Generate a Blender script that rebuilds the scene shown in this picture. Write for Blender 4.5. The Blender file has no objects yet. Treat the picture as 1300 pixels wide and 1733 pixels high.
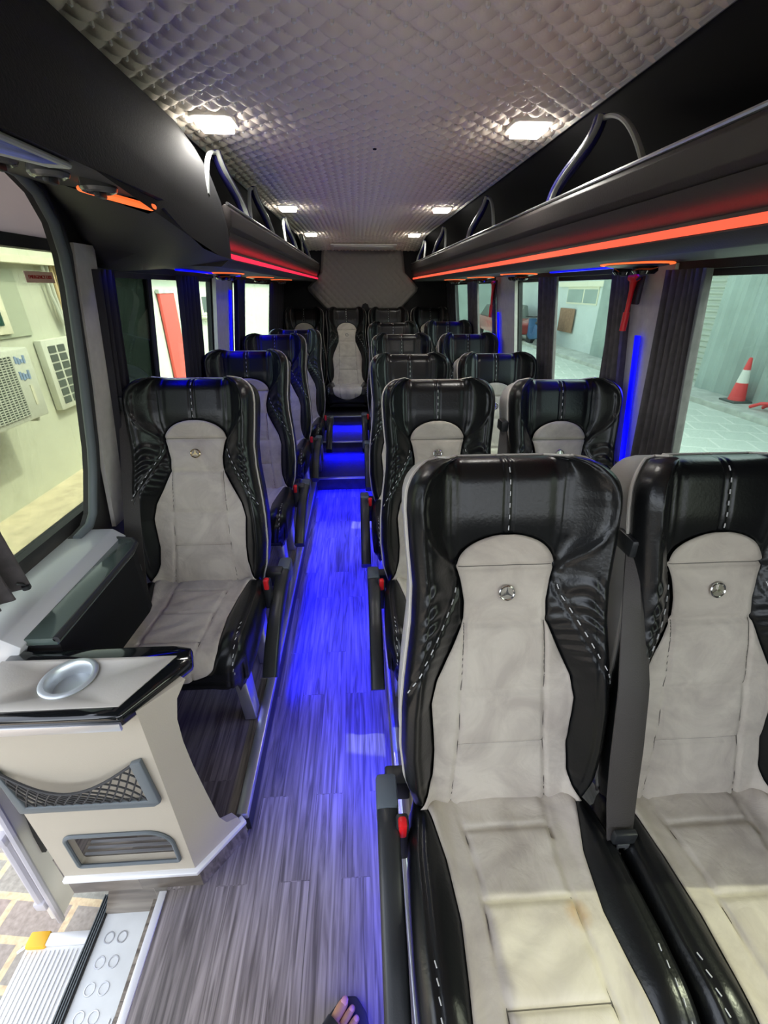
import bpy, bmesh, math, random
import numpy as np
from mathutils import Vector, Matrix
random.seed(4)
PI = math.pi
SC = bpy.context.scene
COL = SC.collection

# ------------------------------------------------------------------ camera
FPX = 740.0
VPX, VPY = 604.0, 488.0
CAMZ = 1.45
d = Vector((VPX-650, 866.5-VPY, FPX)).normalized()
yaw = math.asin(-d.x); pitch = math.atan2(d.y, d.z)
rt = Vector((math.cos(yaw), -math.sin(yaw), 0))
fw = Vector((math.sin(yaw)*math.cos(pitch), math.cos(yaw)*math.cos(pitch), -math.sin(pitch)))
up = rt.cross(fw)
cam = bpy.data.cameras.new('camera'); camo = bpy.data.objects.new('camera', cam); COL.objects.link(camo)
camo.matrix_world = Matrix(((rt.x, up.x, -fw.x, 0), (rt.y, up.y, -fw.y, 0), (rt.z, up.z, -fw.z, CAMZ), (0, 0, 0, 1)))
cam.sensor_fit = 'HORIZONTAL'; cam.sensor_width = 36; cam.lens = FPX/1300*36; cam.clip_start = 0.02; cam.clip_end = 300
SC.camera = camo

# ------------------------------------------------------------------ light
SC.view_settings.view_transform = 'Standard'; SC.view_settings.look = 'None'
SC.view_settings.exposure = 1.75; SC.view_settings.gamma = 1; SC.view_settings.use_curve_mapping = False
w = bpy.data.worlds.new('sky'); SC.world = w; w.use_nodes = True
nt = w.node_tree; bg = nt.nodes['Background']
sky = nt.nodes.new('ShaderNodeTexSky'); sky.sky_type = 'NISHITA'; sky.sun_disc = False
sky.sun_elevation = math.radians(53); sky.sun_rotation = math.radians(90); sky.dust_density = 3.0
hsv = nt.nodes.new('ShaderNodeHueSaturation'); hsv.inputs['Saturation'].default_value = 0.35
nt.links.new(sky.outputs[0], hsv.inputs['Color']); nt.links.new(hsv.outputs[0], bg.inputs[0])
bg.inputs[1].default_value = 0.34
sl = bpy.data.lights.new('sun', 'SUN'); sl.energy = 1.9; sl.angle = math.radians(0.6); sl.color = (1, .96, .86)
so = bpy.data.objects.new('sun', sl); COL.objects.link(so)
so.rotation_euler = Vector((-.60, .02, -.80)).to_track_quat('-Z', 'Y').to_euler()

def area(name, loc, direction, sx, sy, power, color):
    l = bpy.data.lights.new(name, 'AREA'); l.shape = 'RECTANGLE'; l.size = sx; l.size_y = sy; l.energy = power; l.color = color
    o = bpy.data.objects.new(name, l); COL.objects.link(o); o.location = loc
    z = -Vector(direction).normalized(); ya = Vector((0, 1, 0)) if abs(z.y) < .3 and sy > .1 else Vector((0, 0, 1))
    if name == 'strip_light': ya = Vector((0, 0, 1))
    if abs(ya.dot(z)) > .98: ya = Vector((0, 1, 0))
    x = ya.cross(z).normalized(); y = z.cross(x)
    o.rotation_euler = Matrix(((x.x, y.x, z.x), (x.y, y.y, z.y), (x.z, y.z, z.z))).to_euler()
    return o

# ------------------------------------------------------------------ materials
def mat(name, col, rough=.5, metal=0, noise=None, bump=None, emit=None, coat=0, spec=None, sheen=0):
    """noise=(scale, amount): value variation;  bump=(scale, strength)"""
    m = bpy.data.materials.new(name); m.use_nodes = True
    n = m.node_tree.nodes; L = m.node_tree.links; p = n['Principled BSDF']
    p.inputs['Base Color'].default_value = (*col, 1); p.inputs['Roughness'].default_value = rough; p.inputs['Metallic'].default_value = metal
    if coat: p.inputs['Coat Weight'].default_value = coat; p.inputs['Coat Roughness'].default_value = .05
    if spec is not None: p.inputs['Specular IOR Level'].default_value = spec
    if sheen: p.inputs['Sheen Weight'].default_value = sheen
    tc = n.new('ShaderNodeTexCoord')
    if noise:
        t = n.new('ShaderNodeTexNoise'); t.inputs['Scale'].default_value = noise[0]; t.inputs['Detail'].default_value = 5
        L.new(tc.outputs['Object'], t.inputs['Vector'])
        mx = n.new('ShaderNodeMix'); mx.data_type = 'RGBA'
        a = noise[1]
        mx.inputs['A'].default_value = (*[max(0, c*(1-a)) for c in col], 1); mx.inputs['B'].default_value = (*[c*(1+a) for c in col], 1)
        r = n.new('ShaderNodeMapRange'); r.inputs[1].default_value = .3; r.inputs[2].default_value = .7
        L.new(t.outputs['Fac'], r.inputs[0]); L.new(r.outputs[0], mx.inputs['Factor']); L.new(mx.outputs['Result'], p.inputs['Base Color'])
    if bump:
        t = n.new('ShaderNodeTexNoise'); t.inputs['Scale'].default_value = bump[0]; t.inputs['Detail'].default_value = 3
        L.new(tc.outputs['Object'], t.inputs['Vector'])
        b = n.new('ShaderNodeBump'); b.inputs['Strength'].default_value = bump[1]; b.inputs['Distance'].default_value = .002
        L.new(t.outputs['Fac'], b.inputs['Height']); L.new(b.outputs[0], p.inputs['Normal'])
    if emit:
        p.inputs['Emission Color'].default_value = (*emit[0], 1); p.inputs['Emission Strength'].default_value = emit[1]
    return m

def glass_mat(name, tint, gl=.12):
    m = bpy.data.materials.new(name); m.use_nodes = True
    n = m.node_tree.nodes; L = m.node_tree.links
    for x in list(n): n.remove(x)
    o = n.new('ShaderNodeOutputMaterial'); tr = n.new('ShaderNodeBsdfTransparent'); g = n.new('ShaderNodeBsdfGlossy'); mx = n.new('ShaderNodeMixShader')
    tr.inputs[0].default_value = (*tint, 1); g.inputs['Roughness'].default_value = .02
    lw = n.new('ShaderNodeLayerWeight'); lw.inputs[0].default_value = .25
    mm = n.new('ShaderNodeMath'); mm.operation = 'MULTIPLY'; mm.inputs[1].default_value = gl*2.2
    L.new(lw.outputs['Fresnel'], mm.inputs[0]); L.new(mm.outputs[0], mx.inputs[0]); L.new(tr.outputs[0], mx.inputs[1]); L.new(g.outputs[0], mx.inputs[2]); L.new(mx.outputs[0], o.inputs[0])
    return m

def wood_mat(name, c1, c2, along='Y', plank=True):
    m = bpy.data.materials.new(name); m.use_nodes = True
    n = m.node_tree.nodes; L = m.node_tree.links; p = n['Principled BSDF']
    tc = n.new('ShaderNodeTexCoord'); mp = n.new('ShaderNodeMapping')
    if along == 'Y': mp.inputs['Rotation'].default_value = (0, 0, PI/2)
    L.new(tc.outputs['Object'], mp.inputs['Vector'])
    br = n.new('ShaderNodeTexBrick'); br.inputs['Scale'].default_value = 1
    br.inputs['Brick Width'].default_value = .62; br.inputs['Row Height'].default_value = .085; br.inputs['Mortar Size'].default_value = .0012
    br.inputs['Color1'].default_value = (0, 0, 0, 1); br.inputs['Color2'].default_value = (1, 1, 1, 1); br.inputs['Mortar'].default_value = (.2, .2, .2, 1); br.offset = .37
    L.new(mp.outputs[0], br.inputs['Vector'])
    # grain: noise stretched along the plank, shifted per plank
    mp2 = n.new('ShaderNodeMapping'); mp2.inputs['Scale'].default_value = (2.2, 45, 12)
    add = n.new('ShaderNodeVectorMath'); add.operation = 'ADD'
    L.new(mp.outputs[0], add.inputs[0]); L.new(br.outputs['Color'], add.inputs[1]); L.new(add.outputs[0], mp2.inputs['Vector'])
    t = n.new('ShaderNodeTexNoise'); t.inputs['Scale'].default_value = 1.6; t.inputs['Detail'].default_value = 8; t.inputs['Distortion'].default_value = .9
    L.new(mp2.outputs[0], t.inputs['Vector'])
    cr = n.new('ShaderNodeValToRGB'); cr.color_ramp.elements[0].position = .36; cr.color_ramp.elements[0].color = (*c1, 1)
    cr.color_ramp.elements[1].position = .66; cr.color_ramp.elements[1].color = (*c2, 1)
    L.new(t.outputs['Fac'], cr.inputs[0])
    mx = n.new('ShaderNodeMix'); mx.data_type = 'RGBA'; mx.blend_type = 'MULTIPLY'; mx.inputs['Factor'].default_value = .38
    L.new(cr.outputs[0], mx.inputs['A']); L.new(br.outputs['Color'], mx.inputs['B'])
    L.new(mx.outputs['Result'], p.inputs['Base Color']); p.inputs['Roughness'].default_value = .42
    return m

def suede_mat(name, base, dark):
    m = bpy.data.materials.new(name); m.use_nodes = True
    n = m.node_tree.nodes; L = m.node_tree.links; p = n['Principled BSDF']
    tc = n.new('ShaderNodeTexCoord')
    oi = n.new('ShaderNodeObjectInfo'); ad = n.new('ShaderNodeVectorMath'); ad.operation = 'ADD'
    ml = n.new('ShaderNodeMath'); ml.operation = 'MULTIPLY'; ml.inputs[1].default_value = 7
    L.new(oi.outputs['Random'], ml.inputs[0]); L.new(tc.outputs['Object'], ad.inputs[0]); L.new(ml.outputs[0], ad.inputs[1])
    t = n.new('ShaderNodeTexNoise'); t.inputs['Scale'].default_value = 7; t.inputs['Detail'].default_value = 7; t.inputs['Distortion'].default_value = 1.2; t.inputs['Roughness'].default_value = .62
    L.new(ad.outputs[0], t.inputs['Vector'])
    cr = n.new('ShaderNodeValToRGB'); cr.color_ramp.elements[0].position = .33; cr.color_ramp.elements[0].color = (*dark, 1)
    cr.color_ramp.elements[1].position = .62; cr.color_ramp.elements[1].color = (*base, 1)
    L.new(t.outputs['Fac'], cr.inputs[0]); L.new(cr.outputs[0], p.inputs['Base Color'])
    p.inputs['Roughness'].default_value = .95; p.inputs['Specular IOR Level'].default_value = .15; p.inputs['Sheen Weight'].default_value = .15
    t2 = n.new('ShaderNodeTexNoise'); t2.inputs['Scale'].default_value = 14; t2.inputs['Detail'].default_value = 4; t2.inputs['Distortion'].default_value = 1.6
    L.new(ad.outputs[0], t2.inputs['Vector'])
    b = n.new('ShaderNodeBump'); b.inputs['Strength'].default_value = .45; b.inputs['Distance'].default_value = .006
    L.new(t2.outputs['Fac'], b.inputs['Height']); L.new(b.outputs[0], p.inputs['Normal'])
    return m

M = {}
M['leather'] = mat('leather', (.006, .0065, .007), .30, bump=(160, .2), spec=.42)
M['suede'] = suede_mat('suede', (.60, .54, .46), (.45, .395, .34))
M['suede_edge'] = mat('suede_edge', (.45, .43, .40), .85, noise=(12, .1))
M['piping'] = mat('piping', (.62, .58, .52), .6)
M['stitch'] = mat('stitch', (.55, .55, .55), .6)
M['seam_suede'] = mat('seam_suede', (.13, .115, .10), .9)
M['seam'] = mat('seam', (.01, .01, .011), .35)
M['black_plastic'] = mat('black_plastic', (.022, .024, .026), .38, bump=(300, .1))
M['dark_cap'] = mat('dark_cap', (.10, .12, .14), .45)
M['gloss_black'] = mat('gloss_black', (.006, .007, .008), .08, coat=.6)
M['rack'] = mat('rack', (.042, .035, .033), .5, bump=(220, .25))
M['rack_low'] = mat('rack_low', (.04, .038, .037), .55, bump=(220, .2))
M['black_vinyl'] = mat('black_vinyl', (.009, .0095, .011), .72, spec=.2, bump=(240, .3))
M['dark_vinyl'] = mat('dark_vinyl', (.035, .033, .032), .6, bump=(240, .3))
M['black'] = mat('black', (.006, .006, .007), .8)
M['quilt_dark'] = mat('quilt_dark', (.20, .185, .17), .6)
M['quilt'] = mat('quilt', (.86, .755, .645), .62, bump=(200, .2))
M['trim_grey'] = mat('trim_grey', (.60, .59, .56), .5)
M['alu'] = mat('alu', (.62, .63, .65), .3, metal=.85)
M['alu_bright'] = mat('alu_bright', (.85, .85, .86), .35, metal=.3)
M['chrome'] = mat('chrome', (.75, .74, .72), .15, metal=1)
M['gold'] = mat('gold', (.85, .68, .35), .2, metal=1)
M['bracket_blue'] = mat('bracket_blue', (.02, .02, .12), .25, coat=.2)
M['bracket_grey'] = mat('bracket_grey', (.32, .34, .32), .4)
M['wood'] = wood_mat('wood_floor', (.13, .11, .104), (.44, .385, .365))
M['wood_dark'] = wood_mat('wood_floor_dark', (.07, .055, .048), (.24, .20, .175))
M['wood_side'] = wood_mat('wood_side', (.12, .095, .075), (.36, .31, .25), along='X')
M['cream_vinyl'] = mat('cream_vinyl', (.47, .42, .335), .6, noise=(3, .05), bump=(260, .15))
M['cream_table'] = mat('cream_table', (.50, .465, .41), .45, bump=(260, .1))
M['door_cream'] = mat('door_cream', (.74, .70, .64), .5)
M['door_white'] = mat('door_white', (.62, .62, .62), .3, coat=.3)
M['pillar'] = mat('pillar', (.56, .53, .49), .9, noise=(30, .08), bump=(90, .3))
M['curtain'] = mat('curtain', (.085, .073, .074), .75, noise=(40, .2))
M['curtain_blue'] = mat('curtain_dark', (.018, .016, .022), .8)
M['belt'] = mat('belt', (.05, .043, .040), .6, bump=(400, .4))
M['red_plastic'] = mat('red_plastic', (.75, .015, .02), .3)
M['led_red'] = mat('led_red', (1, .1, .05), .5, emit=((1, .10, .045), .33))
M['led_crimson'] = mat('led_crimson', (1, .03, .05), .5, emit=((1, .015, .07), .32))
M['led_orange'] = mat('led_orange', (1, .25, .08), .5, emit=((1, .15, .03), .31))
M['led_blue'] = mat('led_blue', (0, 0, .8), .5, emit=((.0, .0, 1), .33))
M['lamp'] = mat('lamp', (1, 1, 1), .5, emit=((1, .95, .86), 11))
M['lamp_frame'] = mat('lamp_frame', (.75, .73, .68), .4)
M['step_dark'] = mat('step_dark', (.035, .03, .035), .5, noise=(20, .3))
M['nozzle'] = mat('nozzle', (.10, .10, .10), .25, coat=.4)
M['door_edge'] = mat('door_edge', (.50, .48, .52), .4)
M['rubber'] = mat('rubber', (.03, .03, .032), .55)
M['rubber_grey'] = mat('rubber_grey', (.12, .14, .15), .45)
M['steel_plate'] = mat('steel_plate', (.78, .80, .79), .42, metal=.1, noise=(9, .08))
M['step_white'] = mat('step_white', (.82, .82, .81), .5)
M['yellow'] = mat('yellow', (.85, .45, .02), .4)
M['skin'] = mat('skin', (.55, .29, .17), .5, noise=(25, .1))
M['nail'] = mat('nail', (.62, .30, .38), .25)
M['green_gloss'] = mat('green_gloss', (.085, .115, .10), .12, coat=.5)
M['glass'] = glass_mat('glass', (.60, .68, .63), .05)
M['glass_dark'] = glass_mat('glass_dark', (.10, .13, .12), .3)
M['glass_clear'] = glass_mat('glass_clear', (.52, .55, .48))
M['bld_white'] = mat('bld_white', (.56, .58, .48), .9, noise=(4, .06), bump=(30, .5))
M['bld_trim'] = mat('bld_trim', (.78, .76, .6), .8)
M['bld_red'] = mat('bld_red', (.70, .09, .07), .6)
M['unit_grey'] = mat('unit_grey', (.62, .64, .56), .5)
M['unit_dark'] = mat('unit_dark', (.09, .11, .10), .6)
M['green_glass'] = mat('green_glass', (.03, .09, .07), .1)
M['pipe'] = mat('pipe', (.60, .45, .25), .7)
M['corr'] = mat('corrugated', (.33, .40, .37), .6, noise=(1.2, .15))
M['shutter'] = mat('shutter', (.42, .46, .40), .6)
M['paint_white'] = mat('paint_white', (.62, .68, .66), .7, noise=(3, .04))
M['board'] = mat('board', (.28, .16, .10), .8, noise=(15, .2))
M['concrete'] = mat('concrete', (.48, .50, .45), .9, noise=(5, .2))
M['decal_blue'] = mat('decal_blue', (.25, .35, .55), .5)
M['cone_red'] = mat('cone_red', (.75, .07, .07), .5)
M['cone_white'] = mat('cone_white', (.75, .75, .68), .5)
M['car_red'] = mat('car_red', (.30, .03, .03), .25, coat=.5)
M['car_blue'] = mat('car_blue', (.03, .10, .22), .4)
M['sticker'] = mat('sticker', (.30, .22, .20), .6)
M['sticker_red'] = mat('sticker_red', (.45, .04, .04), .6)
M['painted_reflection'] = mat('painted_reflection', (.10, .14, .50), .45, noise=(14, .9), spec=.1)  # bluish streaky reflection put into the base colour of a matte panel

def translucent_mat(name, col):
    m = bpy.data.materials.new(name); m.use_nodes = True; n = m.node_tree.nodes; L = m.node_tree.links; p = n['Principled BSDF']
    p.inputs['Base Color'].default_value = (*col, 1); p.inputs['Roughness'].default_value = .6
    t = n.new('ShaderNodeBsdfTranslucent'); t.inputs[0].default_value = (*col, 1); a = n.new('ShaderNodeMixShader'); a.inputs[0].default_value = .45
    L.new(p.outputs[0], a.inputs[1]); L.new(t.outputs[0], a.inputs[2]); L.new(a.outputs[0], n['Material Output'].inputs[0]); return m
M['sticker'] = translucent_mat('sticker', (.80, .62, .58))
M['sticker_red'] = mat('sticker_red', (.60, .02, .02), .5)
M['translucent'] = translucent_mat('frosted_panel', (.62, .56, .55))
def pav_mat(name, c1, c2, mortar, bw, rh, ms, rot=0):
    m = bpy.data.materials.new(name); m.use_nodes = True
    n = m.node_tree.nodes; L = m.node_tree.links; p = n['Principled BSDF']
    tc = n.new('ShaderNodeTexCoord'); mp = n.new('ShaderNodeMapping'); mp.inputs['Rotation'].default_value = (0, 0, rot)
    L.new(tc.outputs['Object'], mp.inputs['Vector'])
    br = n.new('ShaderNodeTexBrick'); br.inputs['Scale'].default_value = 1; br.inputs['Brick Width'].default_value = bw; br.inputs['Row Height'].default_value = rh
    br.inputs['Mortar Size'].default_value = ms; br.inputs['Color1'].default_value = (*c1, 1); br.inputs['Color2'].default_value = (*c2, 1); br.inputs['Mortar'].default_value = (*mortar, 1)
    L.new(mp.outputs[0], br.inputs['Vector'])
    t = n.new('ShaderNodeTexNoise'); t.inputs['Scale'].default_value = 60; t.inputs['Detail'].default_value = 4
    L.new(tc.outputs['Object'], t.inputs['Vector'])
    mx = n.new('ShaderNodeMix'); mx.data_type = 'RGBA'; mx.blend_type = 'OVERLAY'; mx.inputs['Factor'].default_value = .5
    L.new(br.outputs['Color'], mx.inputs['A']); L.new(t.outputs['Fac'], mx.inputs['B']); L.new(mx.outputs['Result'], p.inputs['Base Color'])
    p.inputs['Roughness'].default_value = .9
    return m
M['brick'] = pav_mat('brick_paving', (.34, .26, .23), (.30, .30, .26), (.60, .47, .30), .24, .12, .012, 0.12)
M['paving'] = pav_mat('grey_paving', (.56, .60, .53), (.50, .55, .48), (.66, .68, .60), .5, .5, .02, .3)
M['sand'] = mat('sand', (.66, .58, .42), .9, noise=(6, .15), bump=(20, .6))

# ------------------------------------------------------------------ mesh helpers
def finish(name, me, m, parent=None, smooth=True):
    if isinstance(m, str): m = M[m]
    me.materials.append(m)
    if smooth:
        me.polygons.foreach_set('use_smooth', [True]*len(me.polygons))
    o = bpy.data.objects.new(name, me); COL.objects.link(o)
    if parent: o.parent = parent
    return o
def mesh(name, V, F, m, parent=None, smooth=False):
    me = bpy.data.meshes.new(name); me.from_pydata([tuple(v) for v in V], [], [tuple(f) for f in F]); me.update()
    bm = bmesh.new(); bm.from_mesh(me); bmesh.ops.recalc_face_normals(bm, faces=bm.faces); bm.to_mesh(me); bm.free()
    return finish(name, me, m, parent, smooth)
class B:
    """collects shapes into ONE mesh"""
    def __init__(s): s.bm = bmesh.new()
    def box(s, x0, x1, y0, y1, z0, z1, bev=0, seg=2, mtx=None):
        r = bmesh.ops.create_cube(s.bm, size=1); vs = r['verts']
        for v in vs: v.co = Vector(((x0+x1)/2+v.co.x*(x1-x0), (y0+y1)/2+v.co.y*(y1-y0), (z0+z1)/2+v.co.z*(z1-z0)))
        if mtx: bmesh.ops.transform(s.bm, matrix=mtx, verts=vs)
        if bev:
            es = list({e for v in vs for e in v.link_edges})
            bmesh.ops.bevel(s.bm, geom=es, offset=bev, segments=seg, affect='EDGES', profile=.5)
        return s
    def prism(s, poly, vec, bev=0):
        """poly: 3D points of a planar outline, extruded by vec"""
        vs = [s.bm.verts.new(p) for p in poly]; ws = [s.bm.verts.new(Vector(p)+Vector(vec)) for p in poly]
        n = len(vs); fs = [s.bm.faces.new(vs), s.bm.faces.new(ws[::-1])]
        for i in range(n): fs.append(s.bm.faces.new((vs[i], ws[i], ws[(i+1) % n], vs[(i+1) % n])))
        bmesh.ops.recalc_face_normals(s.bm, faces=fs)
        if bev:
            es = list({e for v in vs+ws for e in v.link_edges})
            bmesh.ops.bevel(s.bm, geom=es, offset=bev, segments=2, affect='EDGES', profile=.5)
        return s
    def cyl(s, p0, p1, r0, r1=None, n=20, cap=True):
        p0 = Vector(p0); p1 = Vector(p1); r1 = r0 if r1 is None else r1
        q = (p1-p0).to_track_quat('Z', 'Y')
        A = []; Bv = []
        for i in range(n):
            c = Vector((math.cos(2*PI*i/n), math.sin(2*PI*i/n), 0))
            A.append(s.bm.verts.new(p0+q@(c*r0))); Bv.append(s.bm.verts.new(p1+q@(c*r1)))
        for i in range(n): s.bm.faces.new((A[i], A[(i+1) % n], Bv[(i+1) % n], Bv[i]))
        if cap: s.bm.faces.new(A[::-1]); s.bm.faces.new(Bv)
        return s
    def tube(s, pts, r, n=8, closed=False, rad2=None, upv=None):
        """tube; optional elliptical section (r along side, rad2 along upv)"""
        pts = [Vector(p) for p in pts]; rings = []; N = len(pts); prev = None
        for i, p in enumerate(pts):
            a = pts[(i-1) % N] if (closed or i > 0) else p; b = pts[(i+1) % N] if (closed or i < N-1) else p
            t = (b-a).normalized()
            ref = Vector(upv) if upv else (prev if prev is not None else (Vector((0, 0, 1)) if abs(t.z) < .9 else Vector((1, 0, 0))))
            s1 = t.cross(ref).normalized(); u1 = s1.cross(t).normalized(); prev = u1
            rr = r(i/(N-1)) if callable(r) else r
            r2 = (rad2(i/(N-1)) if callable(rad2) else rad2) if rad2 else rr
            rings.append([s.bm.verts.new(p+s1*(rr*math.cos(2*PI*k/n))+u1*(r2*math.sin(2*PI*k/n))) for k in range(n)])
        M_ = N if closed else N-1
        for i in range(M_):
            A = rings[i]; Bq = rings[(i+1) % N]
            for k in range(n): s.bm.faces.new((A[k], A[(k+1) % n], Bq[(k+1) % n], Bq[k]))
        if not closed: s.bm.faces.new(rings[0][::-1]); s.bm.faces.new(rings[-1])
        return s
    def grid(s, P):
        """P: 2D list of points"""
        vs = [[s.bm.verts.new(p) for p in row] for row in P]
        for i in range(len(vs)-1):
            for j in range(len(vs[0])-1): s.bm.faces.new((vs[i][j], vs[i][j+1], vs[i+1][j+1], vs[i+1][j]))
        return vs
    def lathe(s, prof, c=(0, 0, 0), n=28, cap=True):
        rings = [[s.bm.verts.new((c[0]+r*math.cos(2*PI*k/n), c[1]+r*math.sin(2*PI*k/n), c[2]+z)) for k in range(n)] for r, z in prof]
        for a, b in zip(rings, rings[1:]):
            for k in range(n): s.bm.faces.new((a[k], a[(k+1) % n], b[(k+1) % n], b[k]))
        if cap: s.bm.faces.new(rings[0][::-1]); s.bm.faces.new(rings[-1])
        return s
    def out(s, name, m, parent=None, smooth=True, angle=40):
        bmesh.ops.recalc_face_normals(s.bm, faces=s.bm.faces)
        me = bpy.data.meshes.new(name)
        if smooth:
            for f in s.bm.faces: f.smooth = True
            for e in s.bm.edges:
                if len(e.link_faces) == 2 and e.calc_face_angle(0) > math.radians(angle): e.smooth = False
        s.bm.to_mesh(me); s.bm.free()
        if isinstance(m, str): m = M[m]
        me.materials.append(m)
        o = bpy.data.objects.new(name, me); COL.objects.link(o)
        if parent: o.parent = parent
        return o
def thing(name, label, cat, loc=(0, 0, 0), rz=0, group=None):
    o = bpy.data.objects.new(name, None); COL.objects.link(o); o.location = loc; o.rotation_euler = (0, 0, rz); o.empty_display_size = .05
    return tag(o, label, cat, group)
def tag(o, label=None, cat=None, group=None, kind=None):
    if label: o['label'] = label
    if cat: o['category'] = cat
    if group: o['group'] = group
    if kind: o['kind'] = kind
    return o
def struct(o, label=None):
    o['kind'] = 'structure'
    if label: o['label'] = label
    return o
def copy_tree(o, parent=None):
    c = o.copy(); COL.objects.link(c)
    if parent is not None:
        c.parent = parent; c.matrix_parent_inverse = o.matrix_parent_inverse.copy()
    for ch in list(o.children): copy_tree(ch, c)
    return c
def XR(z): return 1.02+(1.3-z)*.13          # inner face of the side walls, leaning in towards the roof
def XL(z): return -.82-(1.3-z)*.13
def sm(a, b, x): t = np.clip((x-a)/(b-a+1e-9), 0, 1); return t*t*(3-2*t)
def text_mesh(name, s, size, m, parent, loc, rot, depth=.0008):
    cu = bpy.data.curves.new(name, 'FONT'); cu.body = s; cu.size = size; cu.extrude = depth; cu.align_x = 'CENTER'; cu.align_y = 'CENTER'
    tmp = bpy.data.objects.new(name, cu); COL.objects.link(tmp)
    bpy.context.view_layer.update()
    me = bpy.data.meshes.new_from_object(tmp.evaluated_get(bpy.context.evaluated_depsgraph_get()))
    bpy.data.objects.remove(tmp); me.materials.clear()
    o = finish(name, me, m, parent, False); o.location = loc; o.rotation_euler = rot
    return o

# ================================================================== STRUCTURE
YF, YE = -.45, 5.45      # front and rear end of the cabin
# floor: the aisle and entrance; the doorway well is cut out at the left
b = B()
b.prism([(-.555, -.4, 0), (1.08, -.4, 0), (1.08, 5.4, 0), (-.37, 5.4, 0), (-.37, .735, 0), (-.46, .63, 0), (-.555, .63, 0)], (0, 0, -.05))
struct(b.out('floor', 'wood', smooth=False), 'grey wood-look vinyl plank floor of the aisle')
struct(B().box(-.572, -.5525, -.4, .617, -.045, .004, .002).out('trim_1', 'alu_bright'), 'bright aluminium edge strip beside the door step')
# raised seat platform at the left
poly = [(-.845, .66), (-.462, .66), (-.372, .757), (-.372, 3.25), (-.845, 3.25)]
struct(B().prism([(x, y, .005) for x, y in poly], (0, 0, .093)).out('floor_platform', 'wood_dark', smooth=False), 'raised dark plank platform under the single seats')
struct(B().box(-.385, -.352, .745, 3.25, .078, .104, .004).out('trim_2', 'alu'), 'silver edge rail of the left platform')
struct(B().box(-.371, -.357, .76, 3.25, .0, .078).out('trim_3', 'black_plastic'), 'black side of the left platform')
# raised platform under the double seats, set well back from the aisle
struct(B().box(.10, 1.09, -.1, 3.25, .003, .033).out('floor_platform', 'wood_dark', smooth=False), 'raised plank platform under the double seats')
struct(B().box(.085, .10, -.1, 3.25, .0, .036, .003).out('trim_4', 'alu'), 'edge rail of the right platform')
# rear steps
for i, (y0, y1, z1, z0) in enumerate(((3.25, 5.4, .10, .0), (3.88, 5.4, .195, .10), (4.45, 5.4, .28, .195))):
    s0 = B().box(-.84, 1.08, y0, y1, z0+.0005, z1)
    struct(s0.out('stair_step', 'step_dark', smooth=False), ['lowest', 'middle', 'highest'][i]+' blue-lit step at the rear of the aisle')
    struct(B().box(-.36, .10, y0-.02, y0+.012, z1-.002, z1+.008, .003).out('trim_%d' % (5+i), 'alu'), 'silver nosing of a rear step')
# walls --------------------------------------------------------------------
def wallpiece(side, y0, y1, z0, z1, th=.05, off=0):
    X = XR if side > 0 else XL
    bb = B(); zs = [z0+(z1-z0)*i/4 for i in range(5)]
    pts = [(X(z)-side*off, y0, z) for z in zs]+[(X(z)-side*off+side*th, y0, z) for z in zs[::-1]]
    bb.prism(pts, (0, y1-y0, 0)); return bb
def many(side, L, th=.05, off=0):
    bb = B(); X = XR if side > 0 else XL
    for y0, y1, z0, z1 in L:
        bb.prism([(X(z0)-side*off, y0, z0), (X(z1)-side*off, y0, z1), (X(z1)-side*off+side*th, y0, z1), (X(z0)-side*off+side*th, y0, z0)], (0, y1-y0, 0))
    return bb
ZB, ZT = .80, 1.50
wr = many(1, [(YF, YE, -.1, ZB), (YF, YE, ZT, 1.9), (.40, .52, ZB, ZT), (1.50, 1.70, ZB, ZT), (3.06, 3.42, ZB, ZT), (5.05, YE, ZB, ZT)])
struct(wr.out('wall_right', 'dark_vinyl', smooth=False), 'right side wall of the bus')
pr = many(1, [(1.49, 1.71, ZB, ZT+.02), (3.03, 3.44, ZB, ZT+.02)], .02, .012)
struct(pr.out('trim_8', 'pillar', smooth=False), 'pale fabric covered pillars of the right wall')
# left wall: the front part ends in the rounded rubber edged opening
SEAL = [(y-.09, z) for y, z in [(1.06, 1.705), (1.22, 1.702), (1.36, 1.685), (1.42, 1.655), (1.465, 1.60), (1.485, 1.53), (1.49, 1.45), (1.475, 1.2), (1.455, 1.0), (1.44, .93), (1.40, .80), (1.37, .772), (1.30, .765)]]
def LP(y, z, off=0): return (XL(z)+off, y, z)
wl = B()
# piece behind the opening, built as quads between the seal line and Y=1.62
sp = SEAL
front = [(y, z) for y, z in sp if z <= 1.70]
ext = B()
poly = [LP(1.55, 1.9), LP(1.06, 1.9), LP(.78, 1.9), LP(.78, 1.705)]+[LP(y, z) for y, z in sp]+[LP(1.21, .70), LP(.78, .70), LP(.78, -.1), LP(1.55, -.1)]
wl.prism(poly, (-.018, 0, 0))
for y0, y1, z0, z1 in [(1.55, YE, -.1, ZB), (1.55, YE, ZT, 1.9), (1.55, 1.66, ZB, ZT), (2.82, 3.22, ZB, ZT), (4.82, YE, ZB, ZT)]:
    wl.prism([LP(y0, z0), LP(y0, z1), LP(y0, z1, -.05), LP(y0, z0, -.05)], (0, y1-y0, 0))
struct(wl.out('wall_left', 'dark_vinyl', smooth=False), 'left side wall of the bus')
struct(B().tube([LP(y, z, .012) for y, z in sp], .013, 10).out('trim_9', 'rubber_grey'), 'rubber seal around the rounded front opening')
struct(B().tube([LP(y+.028, z, .004) if z < 1.65 else LP(y+.02, z+.02, .004) for y, z in sp[2:-2]], .016, 10).out('trim_10', 'rubber'), 'black inner lip beside the rubber seal')
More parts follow.
